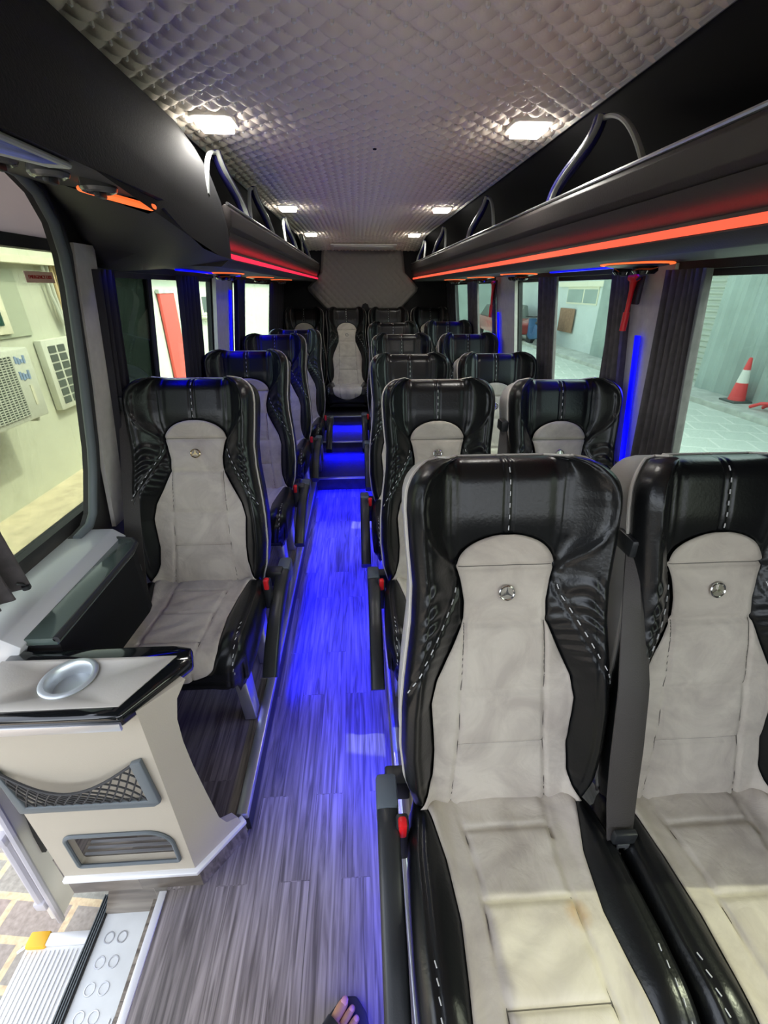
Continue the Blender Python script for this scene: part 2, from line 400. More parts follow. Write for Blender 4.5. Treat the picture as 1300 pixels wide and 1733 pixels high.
struct(B().prism([LP(1.425, 1.56, .012), LP(1.53, 1.56, .012), LP(1.53, .70, .012), LP(1.405, .70, .012), LP(1.395, .95, .012), LP(1.415, 1.2, .012)], (.014, 0, 0)).out('trim_11', 'pillar', smooth=False), 'grey fabric strip of the left front pillar')
struct(many(-1, [(2.80, 3.15, ZB, ZT+.02)], .02, .012).out('trim_12', 'pillar', smooth=False), 'pale fabric pillar between the left windows')
# rear wall
struct(B().box(-.9, 1.1, YE, YE+.04, -.1, 1.95).out('wall_rear', 'black', smooth=False), 'black rear wall of the bus')
# driver's cab behind the camera: lower sides, bulkhead under the windscreen, roof and pillars
cabw = B()
cabw.box(1.06, 1.12, -1.9, YF, -.1, .95); cabw.box(1.0, 1.06, -1.05, -.92, .95, 1.9); cabw.box(.93, 1.0, -1.9, YF, 1.62, 1.9)
struct(cabw.out('wall_right', 'dark_vinyl', smooth=False), 'right side of the driver cab')
cabw = B()
cabw.box(-.95, -.89, -1.9, -.55, -.1, .95); cabw.box(-.88, -.82, -.60, -.50, .95, 1.9); cabw.box(-.85, -.78, -1.9, YF, 1.62, 1.9)
struct(cabw.out('wall_left', 'dark_vinyl', smooth=False), 'left side of the driver cab')
struct(B().box(-.95, 1.12, -1.96, -1.9, -.1, 1.05).out('wall_front', 'dark_vinyl', smooth=False), 'dashboard wall of the driver cab')
struct(B().box(-.95, 1.12, -1.7, YF, 1.86, 1.92).out('ceiling', 'dark_vinyl', smooth=False), 'roof of the driver cab')
struct(B().box(-.55, 1.08, -1.9, -.4, -.06, -.01).out('floor', 'rubber', smooth=False), 'black floor of the driver cab')
# quilted panels -----------------------------------------------------------
def quilt_h(u, v, p, amp):
    a = (u+v)/p; c = (u-v)/p
    ha = np.abs(np.sin(PI*a)); hc = np.abs(np.sin(PI*c))
    h = (ha*hc)**.52*amp
    r = np.sqrt((((u/p)*1.0 + .5) % 1-.5)**2+(((v/p) + .5) % 1-.5)**2)
    return h
def grid_mesh(name, P, m, parent=None):
    ny, nx, _ = P.shape
    idx = np.arange(ny*nx).reshape(ny, nx)
    F = np.stack([idx[:-1, :-1], idx[:-1, 1:], idx[1:, 1:], idx[1:, :-1]], -1).reshape(-1, 4)
    me = bpy.data.meshes.new(name); me.vertices.add(ny*nx); me.vertices.foreach_set('co', P.reshape(-1).astype(np.float32))
    me.loops.add(F.size); me.loops.foreach_set('vertex_index', F.reshape(-1).astype(np.int32))
    me.polygons.add(len(F)); me.polygons.foreach_set('loop_start', np.arange(0, F.size, 4, dtype=np.int32)); me.update(calc_edges=True); me.validate()
    return finish(name, me, m, parent, True)
XC0, XC1 = -.535, .66
ys = np.arange(-.40, 5.44, .0068); xs = np.linspace(XC0, XC1, 176)
Xg, Yg = np.meshgrid(xs, ys)
zc = 1.905-.085*sm(4.75, 5.45, Yg)+.02*0
H = quilt_h(Xg, Yg, .070, .017)
P = np.stack([Xg, Yg, zc-H], -1)
ceil = struct(grid_mesh('ceiling', P, 'quilt'), 'beige diamond quilted ceiling lining')
bb = B()
ua = .035
iy = 0
for i in range(-10, 200):
    for j in range(-200, 200):
        u = (i+j)*ua; v = (i-j)*ua
        if XC0+.01 < u < XC1-.01 and -.38 < v < 5.4:
            z = 1.905-.085*float(sm(4.75, 5.45, np.array(v)))
            if v < 3.0: bb.lathe([(.0048, -.001), (.0044, -.0115), (.001, -.014)], (u, v, z), 6)
o = bb.out('quilt_button', mat('button', (.85, .82, .78), .4), ceil); o['kind'] = 'stuff'
struct(B().box(-.95, 1.1, YF, YE+.04, 1.925, 1.96).out('ceiling', 'black', smooth=False), 'roof above the lining')
for s_, x in ((1, XC1), (-1, XC0)):
    struct(B().tube([(x, y, 1.905-.085*float(sm(4.75, 5.45, np.array(y)))-.004) for y in np.linspace(-.4 if s_ > 0 else 1.7, 5.44, 40)], .012, 8).out('trim_%d' % (13 if s_ > 0 else 14), 'trim_grey'), 'pale piping along the ceiling edge')
# black padded cheek between ceiling lining and the side wall above the racks
for s_, x0, XX in ((1, XC1, XR), (-1, XC0, XL)):
    bb = B()
    y0 = -.4 if s_ > 0 else 1.6
    prof = [(x0, 1.90), (x0+s_*.03, 1.885), (x0+s_*.10, 1.84), (x0+s_*.2, 1.79), (XX(1.7)-s_*.02, 1.72), (XX(1.6)-s_*.01, 1.55)]
    bb.grid([[(x, y, z) for x, z in prof] for y in (y0, 2, 3, 4, 5.44)])
    struct(bb.out('trim_%d' % (15 if s_ > 0 else 16), 'black'), 'black lining above the luggage rack')
# quilted rear panel, shield shaped with a notch
def rear_panel():
    pts = []
    cx = .07
    nx, nz = 150, 90
    V = []; 
    zz = np.linspace(1.235, 1.83, nz)
    P = np.zeros((nz, nx, 3))
    for i, z in enumerate(zz):
        # half width by height
        w = float(np.interp(z, [1.235, 1.26, 1.42, 1.46, 1.60, 1.83], [.40, .44, .60, .61, .46, .43]))
        for j, s in enumerate(np.linspace(-1, 1, nx)):
            P[i, j] = (cx+s*w, 0, z)
    Hh = quilt_h(P[..., 0], P[..., 2], .075, .008)
    edge = np.minimum(1, (1-np.abs(np.linspace(-1, 1, nx)))*18)[None, :]*np.minimum(1, np.minimum(np.arange(nz), np.arange(nz)[::-1])/3.)[:, None]
    P[..., 1] = YE-.012-Hh-.025*edge
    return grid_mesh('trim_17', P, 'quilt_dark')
struct(rear_panel(), 'quilted shield shaped panel on the rear wall')
struct(B().prism([(.04, YE-.02, 1.225), (.14, YE-.02, 1.225), (.12, YE-.02, 1.29), (.09, YE-.02, 1.305), (.06, YE-.02, 1.29)], (0, -.05, 0)).out('trim_18', 'black', smooth=False), 'black notch in the quilted rear panel')

# ================================================================== WINDOWS
def window(n, side, y0, y1, z0=ZB, z1=ZT, gm='glass', label=''):
    X = XR if side > 0 else XL
    fr = B(); t = .018
    o = .02*side
    for a in (y0, y1-t):
        fr.prism([(X(z0)+o, a, z0), (X(z1)+o, a, z1), (X(z1)+o+side*.02, a, z1), (X(z0)+o+side*.02, a, z0)], (0, t, 0))
    for a in (z0, z1-t):
        fr.prism([(X(a)+o, y0, a), (X(a+t)+o, y0, a+t), (X(a+t)+o+side*.02, y0, a+t), (X(a)+o+side*.02, y0, a)], (0, y1-y0, 0))
    w_ = struct(fr.out('window_%d' % n, 'rubber', smooth=False), label)
    g = B().prism([(X(z0)+o*1.3, y0+.005, z0), (X(z1)+o*1.3, y0+.005, z1), (X(z1)+o*1.3+side*.005, y0+.005, z1), (X(z0)+o*1.3+side*.005, y0+.005, z0)], (0, y1-y0-.01, 0))
    g.out('pane', gm, w_, smooth=False)
    return w_
window(1, 1, -.40, .40, gm='glass_clear', label='front right window beside the first double seat')
window(2, 1, .52, 1.50, label='right window with the traffic cone behind it')
window(3, 1, 1.70, 3.06, label='right window between the two pale pillars')
window(4, 1, 3.42, 5.05, label='rearmost right window')
window(5, -1, 1.66, 2.0, gm='glass_dark', label='dark tinted left window pane')
window(6, -1, 2.0, 2.82, label='left window with the red door behind it')
window(7, -1, 3.22, 4.82, label='rearmost left window')

# sliding door slid back outside the front left opening
DX = -.93
def DXf(z): return DX-.06*(1.3-z)*(1 if z < 1.3 else 2)
dr = B()
def dslab(y0, y1, z0, z1, th=.035, dx=0):
    dr.prism([(DXf(z0)+dx, y0, z0), (DXf(z1)+dx, y0, z1), (DXf(z1)-th, y0, z1), (DXf(z0)-th, y0, z0)], (0, y1-y0, 0))
dslab(.74, 1.75, -.42, .70);  dslab(1.62, 1.75, .70, 1.57); dslab(.74, .80, .70, 1.57)
door = struct(dr.out('door_1', 'door_cream', smooth=False), 'sliding side door, slid back outside the wall')
B().prism([(-.765, .77, .738), (-.80, .77, .765), (DXf(.76)+.05, .77, .765), (DXf(.76)+.045, .77, .60), (-.84, .77, .60)], (0, .50, 0), .004).out('sill_panel', 'door_white', door)['label'] = 'white lower window surround'
fr = B()
for z0, z1 in ((.745, .790), (1.545, 1.575)):
    fr.prism([(DXf(z0)+.03, .80, z0), (DXf(z1)+.03, .80, z1), (DXf(z1)-.01, .80, z1), (DXf(z0)-.01, .80, z0)], (0, .82, 0))
fr.prism([(DXf(.8)+.03, 1.605, .8), (DXf(1.55)+.03, 1.605, 1.55), (DXf(1.55)-.01, 1.605, 1.55), (DXf(.8)-.01, 1.605, .8)], (0, .03, 0))
fr.out('window_frame', 'rubber', door, smooth=False)
B().prism([(DXf(.77)+.005, .80, .77), (DXf(1.56)+.005, .80, 1.56), (DXf(1.56), .80, 1.56), (DXf(.77), .80, .77)], (0, .80, 0)).out('pane', 'glass_clear', door, smooth=False)
B().box(DX+.055, DX+.06, .80, 1.6, 1.575, 1.83).out('upper_panel', M['translucent'], door)['label'] = 'grey panel above the door window'
# door front edge: rubber edge, rails and latch
B().tube([(DXf(z)-.0, .735, z) for z in np.linspace(-.42, .72, 12)], .010, 8).out('edge_seal', 'door_edge', door)
lk = B(); lk.box(DXf(-.02)-.012, DXf(-.02)+.012, .79, .85, -.08, .0, .012); lk.tube([(DXf(-.02)+.016, .80, -.065), (DXf(-.02)+.02, .825, -.04), (DXf(-.02)+.016, .84, -.015)], .006, 8)
lk.out('latch', 'chrome', door)
gd = B(); gd.tube([(DXf(z)-.03, .735, z) for z in np.linspace(-.30, .05, 8)], .012, 8); gd.box(DXf(.08)-.045, DXf(.08)-.01, .715, .765, .06, .10, .006); gd.box(DXf(-.3)-.045, DXf(-.3)-.01, .72, .765, -.32, -.28, .006)
gd.out('guide_rail', 'door_edge', door)
B().box(DXf(.1)-.002, DXf(.1)+.006, .79, 1.3, .096, .104).out('panel_seam', 'rubber_grey', door)
# EMERGENCY EXIT sticker on the glass
yS = 1.50
st = B(); st.box(-.001, .001, -.062, .062, -.014, .014)
stk = st.out('exit_sticker', 'sticker', door, smooth=False); stk.location = (DXf(1.475)+.012, 1.46, 1.478)
stk['label'] = 'small sign reading EMERGENCY EXIT'
text_mesh('lettering', 'EMERGENCY EXIT', .0128, 'sticker_red', stk, (.0015, 0, 0), (PI/2, 0, PI/2))
# small floor of the doorway: stamped plate, rubber, skirt
struct(B().box(-.785, -.56, -.4, .66, -.215, -.20).out('floor_step', 'steel_plate'), 'stamped metal plate of the door step')
em = B()
for k in range(9):
    for xx in (-.752, -.716):
        c = (xx, .60-.052*k-.0, -.20)
        em.tube([(c[0]+.0125*math.cos(a), c[1]+.0125*math.sin(a), c[2]) for a in np.linspace(0, 2*PI, 20)[:-1]], .0022, 6, closed=True)
for xx in (-.672, -.664, -.656): em.box(xx-.0012, xx+.0012, .30, .44, -.2005, -.197)
struct(em.out('trim_19', 'alu', smooth=True), 'raised rings on the door step plate')
struct(B().box(-.812, -.785, -.4, .70, -.25, -.192, .004).out('trim_20', 'rubber'), 'black ribbed rubber edge of the door step')
rr = B()
for k in range(4): rr.box(-.810+.0065*k, -.8075+.0065*k, -.4, .70, -.193, -.189)
struct(rr.out('trim_21', 'rubber_grey'), 'ribs of the door step rubber edge')
struct(B().box(-.60, -.572, -.4, .62, -.20, -.045).out('trim_22', 'wood_side'), 'riser of the door step')

# ================================================================== CONSOLE
con = thing('console_cabinet', 'cream side console with black-edged top, cup holder and net pocket by the door', 'cabinet', (-.62, .69, 0))
def rel(pts, o=(-.62, .69, 0)): return [(p[0]-o[0], p[1]-o[1], p[2]-o[2]) for p in pts]
Y0c = .62
# front panel with the recess cut-out
def arc_rect(x0, x1, z0, z1, rs, n=6):
    """rounded rect outline, rs=(bl,br,tr,tl)"""
    out = []
    for (cx, cz, r, a0) in ((x0+rs[0], z0+rs[0], rs[0], PI), (x1-rs[1], z0+rs[1], rs[1], 1.5*PI), (x1-rs[2], z1-rs[2], rs[2], 0), (x0+rs[3], z1-rs[3], rs[3], .5*PI)):
        for k in range(n+1):
            a = a0+k*(PI/2)/n; out.append((cx+r*math.cos(a), cz+r*math.sin(a)))
    return out
hole = arc_rect(-.735, -.487, .15, .283, (.008, .008, .055, .02))
def panel_with_hole(outer, hole, y, th, name, m, parent):
    bm = bmesh.new()
    ov = [bm.verts.new((x, y, z)) for x, z in outer]; hv = [bm.verts.new((x, y, z)) for x, z in hole]
    es = [bm.edges.new((l[i], l[(i+1) % len(l)])) for l in (ov, hv) for i in range(len(l))]
    bmesh.ops.triangle_fill(bm, use_beauty=True, use_dissolve=False, edges=es)
    r = bmesh.ops.extrude_face_region(bm, geom=list(bm.faces)); vs = [e for e in r['geom'] if isinstance(e, bmesh.types.BMVert)]
    bmesh.ops.translate(bm, vec=(0, th, 0), verts=vs)
    bb = B(); bb.bm.free(); bb.bm = bm
    return bb.out(name, m, parent, smooth=False)
O = (-.62, .69, 0)
fp = panel_with_hole([(x-O[0], z) for x, z in [(-.79, .10), (-.46, .10), (-.46, .69), (-.79, .69)]], [(x-O[0], z) for x, z in hole], Y0c-O[1], .018, 'front_panel', 'cream_vinyl', con)
# chamfer side panel with the curved rear edge
dcx, dcy = .664, .747
prof = [(.0, .10), (.142, .10), (.136, .135), (.105, .155), (.090, .20), (.078, .33), (.068, .45), (.064, .54), (.066, .61), (.078, .665), (.105, .70), (.0, .70)]
sp_ = B(); sp_.prism(rel([(-.46+dcx*a, Y0c+dcy*a, z) for a, z in prof]), (-.018*dcy*0-.02, .012, 0))
sp_.out('side_panel', 'cream_vinyl', con, smooth=False)
bk = B(); bk.box(-.79+.62, -.48+.62, .02, .035, .10, .69); bk.out('rear_panel', 'black_vinyl', con, smooth=False)
rc = B(); rc.box(-.745+.62, -.48+.62, -.05, .02, .135, .15); rc.out('recess_floor', 'wood_side', con, smooth=False)
for k in range(4):
    pass
rl = B()
for k in range(4): rl.box(-.735+.62, -.485+.62, -.05+.014*k, -.044+.014*k, .150, .1545)
rl.out('recess_tread', 'alu', con)
rb = B(); rb.box(-.745+.62, -.48+.62, .005, .018, .15, .29); rb.out('recess_back', 'wood_dark', con, smooth=False)
B().tube(rel([(x, Y0c-.003, z) for x, z in hole]), .005, 8, closed=True).out('recess_trim', 'rubber_grey', con)
# top: thick gloss black edge with cream inlay
top = [(-.80, .596), (-.478, .596), (-.386, .735), (-.398, .775), (-.44, .785), (-.80, .785)]
B().prism(rel([(x, y, .685) for x, y in top]), (0, 0, .033), .007).out('top_edge', 'gloss_black', con)['label'] = 'gloss black rounded edge of the table top'
inl = [(-.80, .618), (-.488, .618), (-.422, .748), (-.80, .752)]
bmt = B(); bmt.prism(rel([(x, y, .7175) for x, y in inl]), (0, 0, .003), .001); tb = bmt.out('top_inlay', 'cream_table', con)
B().box(-.80+.62, -.478+.62, .590-.69, .5965-.69, .683, .703, .001).out('front_strip', 'alu', con)
cu = B(); cu.lathe([(.053, .0), (.055, .004), (.051, .0065), (.044, .0065), (.041, .003), (.038, -.012), (.036, -.022), (.0, -.022)], (-.624+.62, .694-.69, .7195), 40, cap=False)
cu.out('cup_holder', mat('cup', (.62, .66, .68), .3, metal=.5), con)
# the cup recess needs a hole in the inlay and the edge: shift the bowl bottom into view by boolean
cut = B().cyl((-.624+.62, .694-.69, .69), (-.624+.62, .694-.69, .74), .043, n=40).out('cutter', 'black', con)
cut.location = (0, 0, 0)
bpy.context.view_layer.update()
def boolean(o, cutter):
    md = o.modifiers.new('b', 'BOOLEAN'); md.object = cutter; md.operation = 'DIFFERENCE'; md.solver = 'EXACT'
    bpy.context.view_layer.update()
    me = bpy.data.meshes.new_from_object(o.evaluated_get(bpy.context.evaluated_depsgraph_get()))
    o.modifiers.clear(); o.data = me
boolean(tb, cut)
te = [c for c in con.children if c.name.startswith('top_edge')][0]
boolean(te, cut)
bpy.data.objects.remove(cut)
# aluminium base trim and wooden skirt
B().prism(rel([(-.79, .608, .088), (-.452, .608, .088), (-.352, .728, .088), (-.37, .745, .088), (-.465, .64, .088), (-.79, .64, .088)]), (0, 0, .014), .002).out('base_trim', 'alu_bright', con)
sk = B(); sk.prism(rel([(-.80, .626, .0), (-.458, .626, .0), (-.362, .738, .0), (-.375, .755, 0), (-.47, .66, 0), (-.80, .66, 0)]), (0, 0, .088)); sk.out('skirt', 'wood_side', con, smooth=False)
struct(B().prism([(-.79, .655, -.20), (-.60, .655, -.20), (-.56, .655, .0), (-.56, .68, .0), (-.56, .68, -.2), (-.79, .68, -.2)][:1]+[(-.56, .655, -.20), (-.56, .655, .0), (-.72, .655, 0)], (0, .02, 0)).out('trim_23', 'wood_side', smooth=False), 'wood-look end wall of the door step')
# net pocket
nf = B(); fx0, fx1, fz0, fz1 = -.785, -.475, .395, .555
nf.prism(rel([(-.790, Y0c-.012, .56), (-.782, Y0c-.012, .56), (-.765, Y0c-.012, .42), (-.50, Y0c-.012, .42), (-.508, Y0c-.012, .55), (-.483, Y0c-.012, .56), (-.474, Y0c-.012, .41), (-.49, Y0c-.012, .398), (-.785, Y0c-.012, .398)]), (0, .012, 0), .003)
pocket = nf.out('net_pocket', 'rubber_grey', con)
nb = B()
def net_pt(u, v):   # u across 0..1, v 0 (bottom) .. 1 (top, sagging)
    zt = .545-.055*math.sin(PI*u)-.0*u; zb = .42
    xl = -.765-.018*v; xr = -.50-.006*v
    return (xl+(xr-xl)*u, Y0c-.008-.02*math.sin(PI*u)*v, zb+(zt-zb)*v)
NU, NV = 13, 6
for i in range(-NV, NU+1):
    for s in (1, -1):
        pts = []
        for k in range(NV*3+1):
            v = k/(NV*3); uu = (i+.5*(0 if s > 0 else 0)+s*v*NV*.5 + (0 if s > 0 else NV*.5))/NU
            if 0 <= uu <= 1: pts.append(net_pt(uu, v))
        if len(pts) > 2: nb.tube(rel(pts), .0021, 5)
nb.tube(rel([net_pt(u, 1.0) for u in np.linspace(0, 1, 20)]), .0032, 6)
nb.out('net', 'rubber', pocket)

# side shelf and pocket between console and first left seat
sh = thing('side_shelf', 'dark glossy narrow shelf with rounded end under the front left window', 'shelf', (-.78, 1.0, 0))
oS = (-.78, 1.0, 0)
B().prism(rel([(-.772, .79, .725), (-.70, .79, .725), (-.70, 1.17, .725), (-.708, 1.21, .725), (-.73, 1.232, .725), (-.772, 1.24, .725)], oS), (0, 0, .02), .003).out('shelf_top', 'green_gloss', sh)
B().tube(rel([(-.70, .79, .742), (-.70, 1.17, .742), (-.708, 1.21, .742), (-.73, 1.234, .742), (-.79, 1.245, .742)], oS), .008, 8).out('shelf_edge', 'rubber', sh)
B().prism(rel([(-.705, .80, .11), (-.705, 1.17, .11), (-.712, 1.205, .11), (-.735, 1.228, .11), (-.84, 1.235, .11), (-.84, .80, .11)], oS), (0, 0, .615)).out('side_board', 'black_vinyl', sh, smooth=False)

# ================================================================== SEATS
REC = math.radians(17); LB = .80; ZC = .34; WK = .955
def Wt(t):
    t = np.asarray(t, float)
    w = np.interp(t, [-.06, 0, .08, .2, .33, .45, .58, .68, .78, .88, .95, 1.0], [.19, .207, .226, .236, .235, .226, .213, .210, .217, .222, .219, .212])
    rc = .075/LB
    k = np.clip((t-(1-rc))/rc, 0, 1)
    w = w-.075*(1-np.sqrt(np.clip(1-k*k, 0, 1)))*.85
    k2 = np.clip((-.06+.05-t)/.05, 0, 1)
    w = w-.03*(1-np.sqrt(np.clip(1-k2*k2, 0, 1)))
    return w*WK
def It(t):
    t = np.asarray(t, float)
    a = np.interp(t, [-.06, 0, .05, .10, .18, .26, .33, .40, .48, .56, .62, .68, .715], [.200, .195, .168, .156, .152, .156, .160, .148, .118, .091, .089, .097, .105])
    dome = .105*np.sqrt(np.clip(1-((t-.715)/.088)**2, 0, 1))
    return np.where(t > .715, dome, a)
def Ct(t): return np.interp(t, [.70, .73, .76, .80, .84, .88, .92, .96, .99, 1.0], [.104, .118, .142, .166, .178, .182, .178, .160, .130, .118])
def S1(t): return np.interp(t, [.70, .715, .8, 1.0], [.103, .106, .116, .120])
def DG(t): return np.interp(t, [.36, .42, .64, .68], [.222, .205, .108, .10])
def gs(d, s): return np.exp(-(d/s)**2)
def core_h(ax, t):
    W = Wt(t); I = It(t)
    Bm = np.interp(t, [-.06, 0, .1, .35, .6, .75, .9, 1.0], [.015, .03, .048, .065, .070, .080, .084, .074])
    st = np.where(t > .72, .095, np.minimum(I, .16)*.92); st = np.minimum(st, .7*I+.3*st) if False else st
    return Bm*sm(st, W-.020, ax)+.010*np.sin(PI*np.clip(t/.75, 0, 1))+.016*sm(.72, .86, t)*(1-sm(.08, .15, ax))
def back_h(x, t):
    ax = np.abs(x); W = Wt(t); I = It(t)
    h = core_h(ax, t)-.014*sm(0, .012, I-ax)*(t < .805)
    c = Ct(t); on = (t > .70)
    h = h + np.where(on, -.016*sm(.70, .80, t)*np.clip(1-((ax-(S1(t)+c)/2)/np.maximum((c-S1(t))/2, .006))**2, 0, 1), 0)
    h = h + np.where(on, .005*gs(ax-c-.007, .006), 0)
    # rim roll over the outer edge
    e = np.clip((ax-(W-.024))/.024, 0, 1); h = h-.036*(1-np.sqrt(np.clip(1-e*e, 0, 1)))
    e = np.clip((t-.935)/.065, 0, 1); h = h-.045*(1-np.sqrt(np.clip(1-e*e, 0, 1)))
    # outer rim seam
    h = h-.004*gs(ax-(W-.030), .0035)+.003*gs(ax-(W-.022), .006)
    # seams
    g = np.where(t > .715, gs(ax-S1(t), .0032), 0)+np.where(on, gs(ax-c, .0035), 0)
    g = g+np.where((t > .37) & (t < .68), gs((ax-DG(t))*.85, .0032)+.6*gs((ax-DG(t)-.012)*.85, .0028), 0)
    g = g+np.where(t > .80, gs(ax-.007, .0028), 0)
    h = h-.0055*np.clip(g, 0, 1)
    h = h-.007*gs(ax-I, .005)*(t < .80)
    # gathers in the leather between wing and diagonal seam
    mk = sm(.40, .48, t)*(1-sm(.66, .72, t))*sm(.0, .035, ax-DG(t))*(1-sm(W-.03, W-.01, ax))
    h = h+mk*.0048*np.sin(2*PI*(t*21+ax*9)+2.2*np.sin(ax*70)+1.2*np.sin(t*33))
    mk2 = sm(.42, .5, t)*(1-sm(.60, .64, t))*(1-sm(-.012, 0, ax-DG(t)))*sm(.0, .02, ax-I)
    h = h+mk2*.002*np.sin(2*PI*(t*30-ax*16))
    return h
def seam_x(T): return np.interp(T, [-.06, 0, .2, .56, .6], [.118, .112, .098, .088, .30])
def ins_h(X, T, S):
    ax = np.abs(X); seamx = seam_x(T); h = core_h(ax, T)
    edge = np.clip((1-np.abs(S))*It(T)/.012, 0, 1); topd = np.clip((.803-T)*LB/.012, 0, 1)
    puff = .0075*np.sqrt(edge*topd)
    dseam = np.minimum.reduce([np.abs(T-q) for q in (.715, .56, .36, .19)])*LB
    groove = np.where((ax < seamx) | (T > .555), gs(dseam, .0042), 0)
    groove = np.maximum(groove, np.where(T < .565, gs(ax-seamx, .0036), 0))
    pil = .004*np.sqrt(np.clip(dseam/.03, 0, 1))
    return h+puff+pil-.0075*groove-.002+.0012*np.sin(X*60+T*31)*np.sin(T*47-X*20)
def back_pos(x, t, h):
    u = t*LB
    y = u*math.sin(REC)-h*math.cos(REC); z = ZC+u*math.cos(REC)+h*math.sin(REC)
    return np.stack([x, y, z], -1)
def close_back(P, offs, name, m, parent, cap=True):
    """front grid P (ny,nx,3) plus rings carried backwards: offs=[(out, back)]"""
    ny, nx, _ = P.shape
    idx = np.arange(ny*nx).reshape(ny, nx)
    F = [tuple(f) for f in np.stack([idx[:-1, :-1], idx[:-1, 1:], idx[1:, 1:], idx[1:, :-1]], -1).reshape(-1, 4)]
    loop = list(idx[0, :])+list(idx[1:, -1])+list(idx[-1, :-1][::-1])+list(idx[1:-1, 0][::-1])
    V = P.reshape(-1, 3); cen = V[loop].mean(0)
    V = [tuple(v) for v in V]
    return V, F, loop
def seat_meshes():
    out = {}
    nx, ny = 117, 165
    s = np.linspace(-1, 1, nx); s = np.sign(s)*(1-(1-np.abs(s))**1.12)
    t = np.linspace(-.06, 1, ny)
    S, T = np.meshgrid(s, t)
    X = S*Wt(T); P = back_pos(X, T, back_h(X, T))
    # rim polyline
    V, F, loop = close_back(P, None, '', '', None)
    V = [np.array(v) for v in V]
    cx = np.array([0, .16*math.sin(REC)*2, ZC+.38]); nb_ = np.array([0, math.cos(REC), -math.sin(REC)])
    fr = B()
    base = [V[i] for i in loop]
    rings = []
    def ring(out_, back):
        r = []
        for p in base:
            dx = np.array([p[0], 0, 0]); tt = (p-np.array([0, 0, ZC]))@np.array([0, math.sin(REC), math.cos(REC)])/LB
            dv = np.array([p[0]/.21*1.0, 0, 0])+np.array([0, math.sin(REC), math.cos(REC)])*((max(0, tt-.93)/.07)-(max(0, -tt)/.06))
            n = np.linalg.norm(dv); dv = dv/(n+1e-6)
            # put the ring on a constant plane behind the surface
            dep = (p-np.array([0, 0, ZC]))@nb_
            r.append(p+dv*out_+nb_*((back-dep) if back > .06 else back))
        return r
    me = bpy.data.meshes.new('backrest')
    n0 = len(V); Vn = [tuple(v) for v in V]; Fn = list(F); prev = loop
    for (o_, bk_) in ((.002, .008), (.001, .018), (-.006, .026)):
        r = ring(o_, bk_); st = len(Vn); Vn += [tuple(v) for v in r]; cur = list(range(st, st+len(r)))
        for k in range(len(r)): Fn.append((prev[k], prev[(k+1) % len(r)], cur[(k+1) % len(r)], cur[k]))
        prev = cur
    Fn.append(tuple(prev[::-1]))
    out['back'] = (Vn, Fn)
    # rear cover
    Vn = []; Fn = []; prev = None
    for (o_, bk_) in ((-.004, .027), (.001, .031), (.001, .085), (-.02, .105)):
        r = ring(o_, bk_); st = len(Vn); Vn += [tuple(v) for v in r]; cur = list(range(st, st+len(r)))
        if prev:
            for k in range(len(r)): Fn.append((prev[k], prev[(k+1) % len(r)], cur[(k+1) % len(r)], cur[k]))
        else: Fn.append(tuple(cur))
        prev = cur
    Fn.append(tuple(prev[::-1]))
    out['cover'] = (Vn, Fn)
    rr = ring(.003, .025)
    nl = len(s)
    # path: from bottom-left up, over the top, down to bottom-right
    L_ = rr[::1]
    side = rr[nl-1:nl-1+ny-1+nx-1+ny-1]
    out['pipe'] = side[3:-3:2]
    # insert
    ny2, nx2 = 120, 61
    t2 = np.concatenate([np.linspace(-.045, .715, 92), .715+.0872*np.sin(np.linspace(0, PI/2, 30))[1:]])
    s2 = np.linspace(-1, 1, nx2); s2 = np.sign(s2)*(1-(1-np.abs(s2))**1.25)
    S, T = np.meshgrid(s2, t2); X = S*np.maximum(It(T), .004)
    hh = ins_h(X, T, S)
    out['insert'] = back_pos(X, T, hh)
    return out
SM = seat_meshes()
# cushion path: list of (y,z,ny,nz) by arc length
def cush_frame(s):
    s = np.asarray(s, float)
    L1_ = .40; sl_ = math.atan2(.035, .40)
    y = np.where(s < L1_, .03-s*math.cos(sl_), 0); z = np.where(s < L1_, ZC-.005+s*math.sin(sl_), 0)
    ny_ = np.where(s < L1_, -math.sin(sl_)*0-.087*0, 0); 
    ye, ze = .03-L1_*math.cos(sl_), ZC-.005+L1_*math.sin(sl_)
    r = .055; a = np.clip((s-L1_)/r, 0, PI*.56)
    ay = ye-r*np.sin(a); az = ze-r*(1-np.cos(a))
    rest = np.clip(s-L1_-r*PI*.56, 0, 1)
    tdir = (-math.cos(PI*.56), -math.sin(PI*.56))
    ay = ay+rest*tdir[0]*1; az = az+rest*tdir[1]
    y = np.where(s < L1_, y, ay); z = np.where(s < L1_, z, az)
    ny_ = np.where(s < L1_, 0, -np.sin(a)); nz_ = np.where(s < L1_, 1, np.cos(a))
    return y, z, ny_, nz_
SLEN = .40+.055*PI*.56+.045
def Wc(s): 
    w = np.interp(s, [0, .05, .15, .30, .42, SLEN], [.205, .222, .236, .240, .236, .215])*WK
    return w
def Ic(s):
    a = np.interp(s, [0, .03, .08, .16, .26, .34, .42, .50, SLEN], [.185, .180, .165, .145, .136, .142, .150, .135, .11])
    k = np.clip((s-(SLEN-.075))/.072, 0, 1)
    return a*np.sqrt(np.clip(1-k*k, 0.0004, 1))
def cush_h(x, s):
    ax = np.abs(x); W = Wc(s)
    B_ = .026*(1-sm(.36, .46, s))*sm(0, .08, s)+.004
    h = B_*sm(.12, W-.045, ax)
    e = np.clip((ax-(W-.04))/.04, 0, 1); h = h-.045*(1-np.sqrt(np.clip(1-e*e, 0, 1)))
    h = h-.005*gs(ax-Ic(s), .0045)*(s < SLEN-.01)
    h = h-.004*gs(ax-(W-.028), .003)+.003*gs(ax-(W-.02), .005)
    h = h-.012*sm(0, .012, Ic(s)-ax)
    return h
